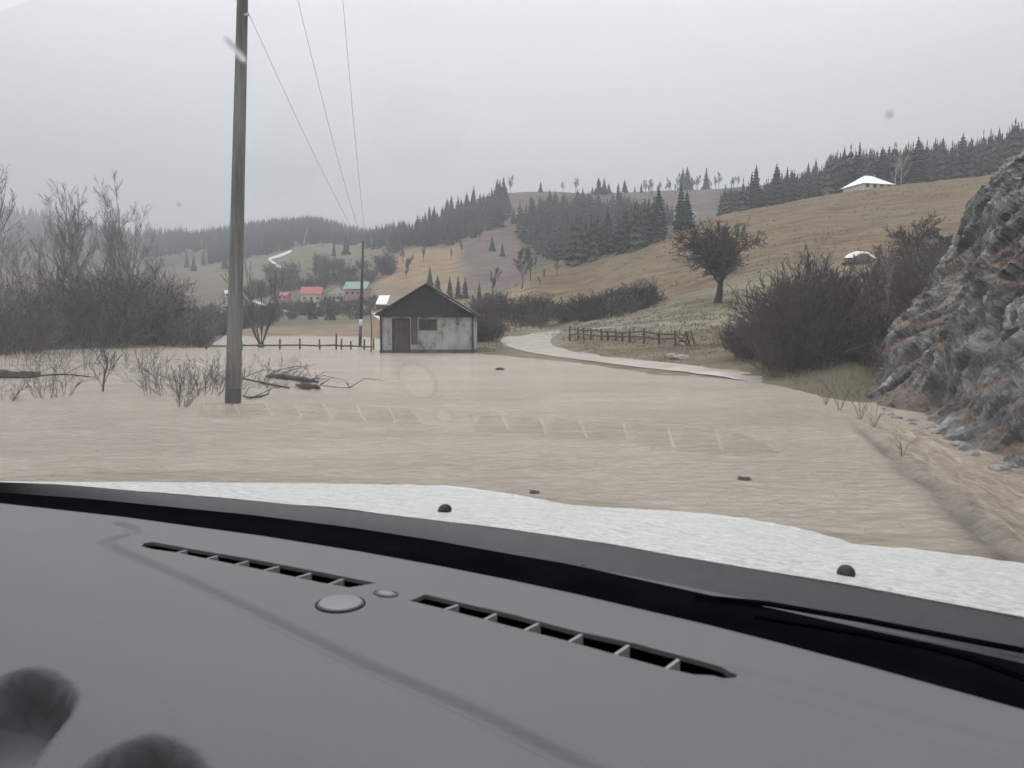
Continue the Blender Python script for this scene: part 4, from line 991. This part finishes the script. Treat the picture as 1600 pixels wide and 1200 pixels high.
for k in range(11):
    a = 6.28*k/11; PP['lev'] = 2; grow(crm, Vector((math.cos(a)*.1, math.sin(a)*.1, .2)), Vector((math.cos(a)*.45, math.sin(a)*.35, 1)).normalized(), rg3.uniform(3, 6), .05, 0, rg3, PP)
trm.build('trunk', M['bark_dark'], t); crm.build('crown', M['bark'], t)
def log(pts, rads, label, seed=0, twigs=0):
    mb = MB(); P = [Vector(p) for p in pts]; o0 = P[0].copy(); rg = random.Random(seed); Q = cr_path([q-o0 for q in P], 6)
    rr = np.interp(np.linspace(0, len(rads)-1, len(Q)), range(len(rads)), rads); rr = [r*(1+.18*rg.uniform(-1, 1)) for r in rr]
    mb.tube(Q, rr, 8, True)
    for k in range(twigs):
        q = Q[rg.randrange(len(Q))]; a = rg.uniform(-1, 1); l = rg.uniform(.3, .9); mb.tube([q, q+Vector((l*.5*a+l*.4, l*.4*rg.uniform(-1, 1), l*.35)), q+Vector((l*a+l*.7, l*.6*rg.uniform(-1, 1), l*rg.uniform(.05, .5)))], [.011, .007, .004], 4)
    o = mb.build('driftwood', M['driftwood'], loc=o0); return tag(o, label, 'log')
def W2(px, py, z=.05): return on_z(px, py, z)
log([W2(-60, 586), W2(0, 586, .09), W2(50, 587), W2(62, 581, .1)], [.14, .16, .13, .03], 'long black log floating at the left edge', 1, 2)
log([W2(50, 588, .03), W2(100, 585, .06), W2(150, 590, .0)], [.03, .025, .015], 'thin curved branch right of the long black log', 2, 2)
log([W2(415, 588, .02), W2(430, 588, .08), W2(452, 590, .06), W2(470, 592, .08), W2(497, 597, .02)], [.02, .06, .085, .06, .075, .03], 'dark driftwood log right of the near pole', 3, 22)
log([W2(378, 591, .1), W2(410, 598), W2(452, 606, .02)], [.03, .03, .02], 'bent branch caught between the near pole and the dark log', 4, 6)
log([W2(462, 602, .05), W2(488, 604, .09), W2(500, 606, .02)], [.02, .075, .05, .02], 'stubby wood lump at the right end of the driftwood pile', 5, 12)
log([W2(380, 619, .0), W2(395, 621, .04), W2(420, 616, .0)], [.02, .025, .015], 'small floating stick right of the base of the near pole', 6, 3)
log([W2(425, 581, .05), W2(470, 572, .28), W2(486, 589, .0)], [.012, .012, .01], 'arched thin branch over the driftwood', 7, 3)
log([W2(500, 602, .0), W2(545, 606, .05), W2(550, 600, .1)], [.012, .01, .006], 'thin twig stretching right from the driftwood pile', 8, 3)
def debris(px, py, wpx, label, seed):
    p = on_z(px, py); s = wpx*p.y/F/2; rg = random.Random(seed)
    bm = bmesh.new(); bmesh.ops.create_icosphere(bm, subdivisions=3, radius=1)
    for v in bm.verts: v.co = Vector((v.co.x*(1+.4*noise.noise(v.co*1.7+Vector((seed, 0, 0)))), v.co.y*.7, v.co.z*.5*(1+.6*noise.noise(v.co*2.1+Vector((0, seed, 0))))))*s
    me = D_.meshes.new('debris'); bm.to_mesh(me); bm.free(); mb = MB()
    for k in range(9): a = rg.uniform(0, 6.28); mb.tube([(0, 0, 0), (math.cos(a)*s*.9, math.sin(a)*s*.5, s*rg.uniform(.1, .7)), (math.cos(a)*s*rg.uniform(1, 1.5), math.sin(a)*s*.8, s*rg.uniform(0, .4))], [s*.09, s*.06, s*.03], 4)
    b_ = len(mb.V); mb.V += [v.co.copy() for v in me.vertices]; mb.F += [tuple(q+b_ for q in f.vertices) for f in me.polygons]
    o = mb.build('floating_debris', M['driftwood'], loc=(p.x, p.y, .0)); return tag(o, label, 'debris')
debris(781, 578, 13, 'dark pointed clump poking out of the water in front of the hut', 1)
debris(1163, 750, 19, 'small dark clod floating right of centre ahead of the bonnet', 2)
debris(835, 771, 19, 'small grey clod floating just beyond the bonnet edge', 3)

# ------------------------------------------------------------------ the car the photo is taken from (x across, y forward, z up; its seat is at the photographer)
YAW = R(28)
car = empty('car', (0, 0, 0), -YAW, 'white car with rain-wet bonnet and grey dashboard, seen from its passenger seat', 'car')
def cuv(px, py, h=.25):
    d = raydir(px, py); k = -h/d.z; x, y = d.x*k, d.y*k
    return (x*math.cos(YAW)-y*math.sin(YAW), x*math.sin(YAW)+y*math.cos(YAW))
# bonnet
zf_u = [-1.42, -1.3, -1.1, -.95, -.86, -.6, -.4, -.2, -.1, .05, .25, .45, .58]
zf_z = [-.55, -.53, -.545, -.565, -.572, -.565, -.563, -.575, -.592, -.578, -.570, -.575, -.60]
re_u = [-1.5, -1.3, -1.0, -.8, -.4, 0, .3, .6]; 
re_v = [.66, .745, .83, .855, .87, .85, .82, .74]
V = []; nu, nv = 150, 120
nu = 260; us = np.linspace(-1.50, .62, nu)
for u in us:
    rv = np.interp(u, re_u, re_v); fz = np.interp(u, zf_u, zf_z); vf = 2.15-.12*((u+.39)/1.0)**4
    for j in range(nv):
        s = 1.12*j/(nv-1); v = rv+(vf-rv)*min(s, 1.12)
        sc = max(0, min(s, 1)); rz_ = -.283+.012*max(0, min(1, (-u-1.0)/.35)); z = rz_+.010*math.exp(-((u+.39)/.6)**2)+(fz-rz_)*(sc**1.05)
        bulge = .012*math.exp(-((u+.39)/.33)**2)*sc
        z += bulge
        if s > .94: z -= ((s-.94)**1.6)*5.0
        if u < -1.42: z -= ((-1.42-u)*9)**2*.3
        if u > .54: z -= ((u-.54)*5)**2*.3
        z += .0016*noise.noise(Vector((u*9, v*9, 0)))+(.0025*noise.noise(Vector((u*26, v*14, 5)))+.002*noise.noise(Vector((u*60, v*40, 5))))*max(0, min(1, (s-.5)*3))
        V.append((u, v, EYE+z))
Fc = [(i*nv+j, (i+1)*nv+j, (i+1)*nv+j+1, i*nv+j+1) for i in range(nu-1) for j in range(nv-1)]
m, nt, b = newmat('wet_white_paint'); N_ = nt.nodes; L_ = nt.links
tc = N_.new('ShaderNodeTexCoord'); mp = N_.new('ShaderNodeMapping'); mp.inputs['Rotation'].default_value = (0, 0, -.5); mp.inputs['Scale'].default_value = (1, 1.15, 1); L_.new(tc.outputs['Object'], mp.inputs[0])
n1 = N_.new('ShaderNodeTexNoise'); n1.inputs['Scale'].default_value = 52; n1.inputs['Detail'].default_value = 6; n1.inputs['Roughness'].default_value = .6; n1.inputs['Distortion'].default_value = 1.5; L_.new(mp.outputs[0], n1.inputs[0])
r1 = N_.new('ShaderNodeValToRGB'); L_.new(n1.outputs[0], r1.inputs[0]); r1.color_ramp.elements[0].position = .38; r1.color_ramp.elements[0].color = (.62, .655, .64, 1); r1.color_ramp.elements[1].position = .58; r1.color_ramp.elements[1].color = (.93, .945, .935, 1)
L_.new(r1.outputs[0], b.inputs['Base Color']); b.inputs['Roughness'].default_value = .22; b.inputs['Specular IOR Level'].default_value = .5; b.inputs['Coat Weight'].default_value = .25; b.inputs['Coat Roughness'].default_value = .1
bp = N_.new('ShaderNodeBump'); bp.inputs['Strength'].default_value = 1; bp.inputs['Distance'].default_value = .005; L_.new(n1.outputs[0], bp.inputs['Height']); L_.new(bp.outputs[0], b.inputs['Normal']); L_.new(bp.outputs[0], b.inputs['Coat Normal'])
bon = mk('bonnet', V, Fc, m, smooth=True); kid(bon, car)
mb = MB().box(-1.49, -1.46, .75, 2.0, .3, EYE-.60).box(.56, .59, .75, 2.0, .3, EYE-.62).box(-1.45, .55, 2.16, 2.2, .3, EYE-.76); mb.build('body_panel', m, car)
M['frit'] = noisy('black_frit', (.002, .002, .003), (.004, .004, .005), 10, rough=1, bump=0, spec=0)
M['black_plastic'] = noisy('black_plastic', (.022, .024, .028), (.034, .036, .04), 40, rough=.55, bump=.1, dist=.001)
for px, py, sc in ((695, 798, 1.0), (1322, 897, 1.0)):
    d = raydir(px, py); bu = None
    k = 1.0
    for q in range(4000):
        k = .6+q*.0006; x, y, z = d.x*k, d.y*k, d.z*k; u = x*math.cos(YAW)-y*math.sin(YAW); v = x*math.sin(YAW)+y*math.cos(YAW)
        rv = np.interp(u, re_u, re_v); s = (v-rv)/(2.15-rv); zz = -.283+.010*math.exp(-((u+.39)/.6)**2)+(np.interp(u, zf_u, zf_z)+.283)*max(0, s)**1.08+.012*math.exp(-((u+.39)/.33)**2)*max(0, s)
        if z <= zz: break
    bm = bmesh.new(); bmesh.ops.create_uvsphere(bm, u_segments=20, v_segments=12, radius=1)
    for w in bm.verts: w.co = Vector((w.co.x*.0105, w.co.y*.014, max(w.co.z, -.1)*.0105))
    me = D_.meshes.new('washer_nozzle'); bm.to_mesh(me); bm.free(); me.materials.append(M['black_plastic']); me.polygons.foreach_set('use_smooth', [True]*len(me.polygons))
    o = D_.objects.new('washer_nozzle', me); COL.objects.link(o); o.location = (u, v, EYE+zz+.0005); kid(o, car)
    jet = MB().box(-.003, .003, -.0148, -.012, .003, .005, Matrix.Translation((0, 0, 0))).build('jet', M['metal_dark'], o)
# cowl under the windscreen and the wiper on it
def band(name, Pa, Pb, za, zb, mat, n=60, thick=0):
    V = []
    for k in range(n+1):
        f = k/n
        def ip(P): t = f*(len(P)-1); i = min(int(t), len(P)-2); q = t-i; return [P[i][c]*(1-q)+P[i+1][c]*q for c in (0, 1)]
        a = ip(Pa); c = ip(Pb)
        for q in range(5):
            g = q/4; za = -.284+.010*math.exp(-((a[0]+.39)/.6)**2)+.012*max(0, min(1, (-a[0]-1.0)/.35)); V.append((a[0]*(1-g)+c[0]*g, a[1]*(1-g)+c[1]*g, EYE+za*(1-g)+zb*g+.002*math.sin(math.pi*g)))
    Fc = [(k*5+q, k*5+q+1, (k+1)*5+q+1, (k+1)*5+q) for k in range(n) for q in range(4)]
    o = mk(name, V, Fc, mat, smooth=True); return kid(o, car)
M['cowl'] = noisy('cowl_plastic', (.018, .022, .026), (.026, .031, .036), 60, rough=.55, bump=.15, dist=.002, spec=.5)
far_ = [(u, np.interp(u, re_u, re_v)-.001) for u in np.linspace(-1.5, .6, 22)]
grey_lo = [cuv(px, py, .292) for px, py in ((-150,763),(0,772),(150,783),(400,808),(558,828),(685,848),(800,869),(900,886),(1100,931),(1200,952),(1350,986),(1600,1040),(1750,1075))]
band('cowl', far_, [(u, np.interp(u, [p[0] for p in grey_lo], [p[1] for p in grey_lo])) for u in np.linspace(-1.5, .6, 22)], -.2825, -.290, M['cowl'])
gp = [cuv(px, py, .285) for px, py in ((1085, 935), (1200, 948), (1350, 974), (1500, 1003), (1600, 1022))]
MB().tube([(a, c, EYE-.282) for a, c in gp], [.002, .003, .003, .003, .003], 6, True).build('wiper', M['frit'], car)
gp = [cuv(px, py, .285) for px, py in ((1180, 965), (1350, 992), (1450, 1012), (1520, 1030), (1640, 1075))]
MB().tube([(a, c, EYE-.284) for a, c in gp], [.002, .003, .004, .005, .005], 8, True).build('wiper_arm', M['frit'], car)
# windscreen
PHI = R(30)
def wsv(u): return .742-.20*min(abs(u+.40), 1.1)**2        # where the glass meets the level z=-.26
def wsp(u, l):  # l metres up the glass
    c = .018*(1-((u+.4)/1.0)**2)
    return (u, wsv(u)-l*math.cos(PHI), EYE-.262+l*math.sin(PHI)+c*min(1, max(0, l)*2.0)*.0)
m, nt, b = newmat('windscreen_glass'); N_ = nt.nodes; L_ = nt.links; N_.remove(b); mo = N_['Material Output']
tr_ = N_.new('ShaderNodeBsdfTransparent'); tr_.inputs[0].default_value = (.965, .975, .97, 1); gl = N_.new('ShaderNodeBsdfGlossy'); gl.inputs['Roughness'].default_value = .006
ge = N_.new('ShaderNodeNewGeometry'); dt = N_.new('ShaderNodeVectorMath'); dt.operation = 'DOT_PRODUCT'; L_.new(ge.outputs['Incoming'], dt.inputs[0]); L_.new(ge.outputs['Normal'], dt.inputs[1])
ab = N_.new('ShaderNodeMath'); ab.operation = 'ABSOLUTE'; L_.new(dt.outputs['Value'], ab.inputs[0])
om = N_.new('ShaderNodeMath'); om.operation = 'SUBTRACT'; om.inputs[0].default_value = 1; L_.new(ab.outputs[0], om.inputs[1])
pw = N_.new('ShaderNodeMath'); pw.operation = 'POWER'; pw.inputs[1].default_value = 5; L_.new(om.outputs[0], pw.inputs[0])
ma = N_.new('ShaderNodeMath'); ma.operation = 'MULTIPLY_ADD'; ma.inputs[1].default_value = .45; ma.inputs[2].default_value = .20; L_.new(pw.outputs[0], ma.inputs[0])
ms = N_.new('ShaderNodeMixShader'); L_.new(ma.outputs[0], ms.inputs[0]); L_.new(tr_.outputs[0], ms.inputs[1]); L_.new(gl.outputs[0], ms.inputs[2]); L_.new(ms.outputs[0], mo.inputs[0])
V = []; nu, nl = 40, 24
for u in np.linspace(-2.0, .8, nu):
    for l in np.linspace(-.01, 1.0, nl): V.append(wsp(u, l))
Fc = [(i*nl+j, (i+1)*nl+j, (i+1)*nl+j+1, i*nl+j+1) for i in range(nu-1) for j in range(nl-1)]
ws = mk('windscreen', V, Fc, m, smooth=True); kid(ws, car)
# raindrops clinging to the glass
mg, nt, b = newmat('water_drop'); b.inputs['Transmission Weight'].default_value = 1; b.inputs['IOR'].default_value = 1.33; b.inputs['Roughness'].default_value = .02
def on_glass(px, py):
    d = raydir(px, py); lo, hi = .05, 2.5
    for q in range(60):
        k = (lo+hi)/2; x, y, z = d.x*k, d.y*k, d.z*k; u = x*math.cos(YAW)-y*math.sin(YAW); v = x*math.sin(YAW)+y*math.cos(YAW)
        if z > -.262+(wsv(u)-v)*math.tan(PHI): hi = k
        else: lo = k
        if k > 2.4: break
    return Vector((u, v, EYE+z)), k
for i, (px, py, sx, sy) in enumerate(((368, 78, 7, 15), (1133, 884, 8, 3), (700, 790, 0, 0), (280, 321, 4, 3), (168, 325, 5, 4), (1390, 180, 5, 5), (688, 826, 5, 2), (1000, 893, 3, 3), (912, 884, 4, 3), (1020, 700, 2, 2), (520, 690, 2, 2), (1290, 300, 3, 3))):
    if not sx: continue
    p, k = on_glass(px, py); s = k/F
    bm = bmesh.new(); bmesh.ops.create_uvsphere(bm, u_segments=16, v_segments=8, radius=1)
    for w in bm.verts: w.co = Vector((w.co.x*sx*s, w.co.y*sy*s*1.6, w.co.z*min(sx, sy)*s*.25))
    me = D_.meshes.new('raindrop'); bm.to_mesh(me); bm.free(); me.materials.append(mg); me.polygons.foreach_set('use_smooth', [True]*len(me.polygons))
    o = D_.objects.new('raindrop', me); COL.objects.link(o); o.location = p; o.rotation_euler = (-PHI, 0, 0); kid(o, ws)
# black trim between glass and dashboard
dash_e = [cuv(px, py, .25) for px, py in ((-150,772),(0,785),(200,806),(400,836),(558,860),(685,880),(800,902),(900,923),(1100,973),(1200,995),(1350,1046),(1600,1098),(1750,1150))]
dash_e = [(p[0], float(np.polyval(np.polyfit([q[0] for q in dash_e], [q[1] for q in dash_e], 4), p[0]))) for p in dash_e]
eu = [p[0] for p in dash_e]; ev = [p[1] for p in dash_e]
order = np.argsort(eu); eu = list(np.array(eu)[order]); ev = list(np.array(ev)[order]); eu = [-2.1, -1.3]+[q for q in eu if q > -1.25]+[.4, .8]; ev = [.45, .555]+ev[-(len(eu)-4):]+[.56, .50]
us = np.linspace(-1.45, .7, 60); glu = [p[0] for p in grey_lo]; glv = [p[1] for p in grey_lo]
V = []
for u in us:
    gv = np.interp(u, glu, glv); dv = np.interp(u, eu, ev)
    V += [(u, gv, EYE-.291), (u, gv-.01, EYE-.286), (u, dv+.03, EYE-.285), (u, dv-.03, EYE-.29)]
Fc = [(k*4+q, (k+1)*4+q, (k+1)*4+q+1, k*4+q+1) for k in range(len(us)-1) for q in range(3)]
o = mk('windscreen_trim', V, Fc, M['frit']); kid(o, car)
# dashboard
def dist_path(u, v, P):
    best = 9; sgn = 0
    for i in range(len(P)-1):
        ax, ay = P[i]; bx, by = P[i+1]; dx, dy = bx-ax, by-ay; t = max(0, min(1, ((u-ax)*dx+(v-ay)*dy)/(dx*dx+dy*dy))); d = math.hypot(u-ax-t*dx, v-ay-t*dy)
        if d < best: best = d
    return best
groove = [cuv(*p) for p in ((185,818),(208,826),(210,834),(180,842),(163,850),(180,860),(240,884),(340,928),(400,956),(558,1030),(717,1094),(900,1180),(1000,1225))]
band2 = [cuv(*p) for p in ((1150,1056),(1250,1080),(1400,1125),(1600,1180),(1800,1240))]
poA = [cuv(*p, .262) for p in ((-60,1095),(-25,1066),(10,1050),(50,1043),(85,1052),(110,1068),(121,1085),(112,1108),(85,1135),(55,1165),(20,1200),(-30,1240),(-90,1200))]
poB = [cuv(*p, .268) for p in ((110,1205),(150,1182),(190,1166),(235,1157),(275,1166),(305,1184),(330,1215),(300,1270),(200,1290),(100,1260))]
bl = cuv(8, 1150, .262)
V = []; vs = np.concatenate([np.linspace(0, 1, 150), [1.0, 1.0]]); ug = np.concatenate([np.linspace(-2.0, -1.2, 24, endpoint=False), np.linspace(-1.2, .72, 440)]); nv = len(vs)
for u in ug:
    ve = np.interp(u, eu, ev); v0 = .10
    for j, f in enumerate(vs):
        v = v0+(ve-v0)*f; z = -.25
        if v < .5: z -= (.5-v)**2*.35
        if v < .22: z -= (.22-v)**2*4
        if j == 149: z -= .003; v += .003
        if j == 150: z -= .008; v += .004
        if j == 151: z -= .05; v += .0
        if f > .95 and j < 149: z -= ((f-.95)/.05)**2*.0015
        d = dist_path(u, v, groove) if (u > -1.1 and u < 0) else 9
        if d < .009: z -= .0055*math.cos(d/.009*math.pi/2)**2
        d = dist_path(u, v, band2) if (u > -.3) else 9
        if d < .05: z -= .0022*(1 if d < .011 else max(0, 1-(d-.011)/.004))
        # gentle crown of the left cover
        z += .012*math.exp(-((u+1.0)/.22)**2-((v-.40)/.12)**2) 
        for P_, dpth in ((poA, .045), (poB, .04)):
            if min(p[0] for p in P_) < u < max(p[0] for p in P_) and inpoly(u, v, P_):
                q = min(1, dist_path(u, v, P_+P_[:1])/.010); z -= dpth*q*q*(3-2*q)
                if P_ is poA: z += .022*math.exp(-((u-bl[0])/.035)**2-((v-bl[1])/.035)**2)*q
        V.append((u, v, EYE+z))
Fc = [(i*nv+j, (i+1)*nv+j, (i+1)*nv+j+1, i*nv+j+1) for i in range(len(ug)-1) for j in range(nv-1)]
M['dash'] = noisy('dash_plastic', (.118, .116, .122), (.122, .120, .126), 30, rough=.62, bump=.5, bscale=700, dist=.0012, spec=.35)
das = mk('dashboard', V, Fc, M['dash'], smooth=True)
slotL = [cuv(*p) for p in ((221,855),(226,850),(238,848),(400,875),(500,894),(587,911),(546,918),(500,910),(400,888.5),(276,864),(240,859.5))]
slotR = [cuv(*p) for p in ((641,939),(664,929),(800,960),(900,986),(990,1005),(1100,1034),(1151,1049),(1150,1054),(1120,1055.5),(1085,1054),(1044,1045),(960,1022),(884,1001),(750,966),(688,950))]
cm = MB(); cm.prism(slotL[::1], EYE-.30, EYE-.20); cm2 = MB(); cm2.prism(slotR, EYE-.30, EYE-.20)
cutters = []
for q in (cm, cm2):
    c = mk('cut', q.V, q.F, None); bm = bmesh.new(); bm.from_mesh(c.data); bmesh.ops.recalc_face_normals(bm, faces=bm.faces); bm.to_mesh(c.data); bm.free(); cutters.append(c)
sol = das.modifiers.new('s', 'SOLIDIFY'); sol.thickness = .004; sol.offset = -1
for c in cutters:
    md = das.modifiers.new('b', 'BOOLEAN'); md.object = c; md.operation = 'DIFFERENCE'; md.solver = 'EXACT'
bpy.context.view_layer.update(); dg = bpy.context.evaluated_depsgraph_get(); nm = D_.meshes.new_from_object(das.evaluated_get(dg)); das.modifiers.clear(); das.data = nm
nm.materials.clear(); nm.materials.append(M['dash'])
for c in cutters: D_.objects.remove(c)
kid(das, car)
M['rib'] = noisy('rib_plastic', (.26, .26, .265), (.27, .27, .275), 30, bump=0)
ribsL = [((268,864),(292,858)),((316,873),(340,867)),((362,882),(388,875)),((406,891),(436,883.5)),((458,902),(486,894)),((510,912.5),(536,903))]
ribsR = [((690,952),(716,943)),((753,968),(775,957)),((815,985),(843,971)),((885,1003),(909,989)),((957,1023),(982,1006)),((1037,1045),(1060,1028))]
for slot, ribs in ((slotL, ribsL), (slotR, ribsR)):
    xs = [p[0] for p in slot]; ys = [p[1] for p in slot]
    v_ = MB().box(min(xs)-.01, max(xs)+.01, min(ys)-.01, max(ys)+.01, EYE-.33, EYE-.325).box(min(xs)-.012, max(xs)+.012, max(ys)+.008, max(ys)+.012, EYE-.33, EYE-.2560).box(min(xs)-.012, max(xs)+.012, min(ys)-.012, min(ys)-.008, EYE-.33, EYE-.2560).build('air_vent', M['frit'], car)
    for a, c in ribs:
        a = cuv(*a, .2505); c = cuv(*c, .2505); d = Vector((c[0]-a[0], c[1]-a[1], 0)); n = Vector((-d.y, d.x, 0)).normalized()*.0013
        mb = MB(); P = [Vector((a[0], a[1], 0)), Vector((c[0], c[1], 0))]
        poly = [P[0]-n, P[1]-n, P[1]+n, P[0]+n]; mb.prism([(q.x, q.y) for q in poly], EYE-.275, EYE-.2515); mb.build('rib', M['rib'], v_)
M['dash_cap'] = noisy('cap_plastic', (.150, .149, .155), (.156, .155, .160), 30, rough=.4, bump=0, spec=.45)
def cap(px, py, rx, ry, h0, h1, name, ring=False):
    u, v = cuv(px, py, .25); mb = MB(); n = 40
    prof = [(1.04, -.004), (1.035, h0*.4), (1.02, h0*.8), (.99, h0), (.9, h1), (.5, h1+.0001), (.02, h1+.0001)]
    for f, z in prof:
        for k in range(n): a = 2*math.pi*k/n; mb.V.append(Vector((rx*f*math.cos(a), ry*f*math.sin(a), z)))
    for i in range(len(prof)-1):
        for k in range(n): mb.F.append((i*n+k, i*n+(k+1) % n, (i+1)*n+(k+1) % n, (i+1)*n+k))
    mb.F.append(tuple((len(prof)-1)*n+k for k in range(n)))
    o = mb.build(name, M['dash_cap'], car, True); o.location = (u, v, EYE-.25); return o
s = -(-.25)/F
u0, v0_ = cuv(497, 943); u1, v1_ = cuv(567, 943); wdt = math.hypot(u1-u0, v1_-v0_)
c1 = cap(532, 944, wdt/2*.98, wdt/2*.90, .0024, .0026, 'sensor_cap')
gap = MB().tube([(math.cos(a)*wdt/2*1.10, math.sin(a)*wdt/2*1.02, .0003) for a in np.linspace(0, 2*math.pi, 41)], [.0007]*41, 5).build('seal', M['frit'], c1)
u0, v0_ = cuv(585, 928); u1, v1_ = cuv(622, 928); wdt = math.hypot(u1-u0, v1_-v0_)
c2 = cap(603, 928, wdt/2*.9, wdt/2*.55, .001, .0018, 'sensor_cap')
gap = MB().tube([(math.cos(a)*wdt/2*1.12, math.sin(a)*wdt/2*.74, .0003) for a in np.linspace(0, 2*math.pi, 41)], [.0008]*41, 5).build('seal', M['metal_dark'], c2)

M['lining'] = noisy('roof_lining', (.30, .30, .29), (.34, .34, .33), 20, bump=0)
MB().box(-1.45, .75, -1.4, .075, EYE+.12, EYE+.15).build('roof_lining', M['lining'], car)
MB().box(-1.45, .75, -1.45, -1.40, EYE-.9, EYE+.15).build('rear_shade_panel', M['lining'], car)  # unseen panel behind the camera, added to darken the cabin

# ------------------------------------------------------------------ haze in the valley air
V = [(x, y, z) for z in (-3.5, 330) for x, y in ((-6800, -3700), (6800, -3700), (6800, 3700), (-6800, 3700))]
m = D_.materials.new('haze_air'); m.use_nodes = True; nt = m.node_tree; nt.nodes.clear()
mo = nt.nodes.new('ShaderNodeOutputMaterial'); pv = nt.nodes.new('ShaderNodeVolumePrincipled'); pv.inputs['Color'].default_value = (.80, .84, .88, 1); pv.inputs['Density'].default_value = .00062; pv.inputs['Anisotropy'].default_value = 0.1
nt.links.new(pv.outputs[0], mo.inputs['Volume'])
hz = mk('haze', V, [(3, 2, 1, 0), (4, 5, 6, 7), (0, 1, 5, 4), (1, 2, 6, 5), (2, 3, 7, 6), (3, 0, 4, 7)], m); tag(hz, 'thin grey rain haze filling the valley', 'haze', kind='stuff')
print('spruces', SPCOUNT, 'objects', len(D_.objects))
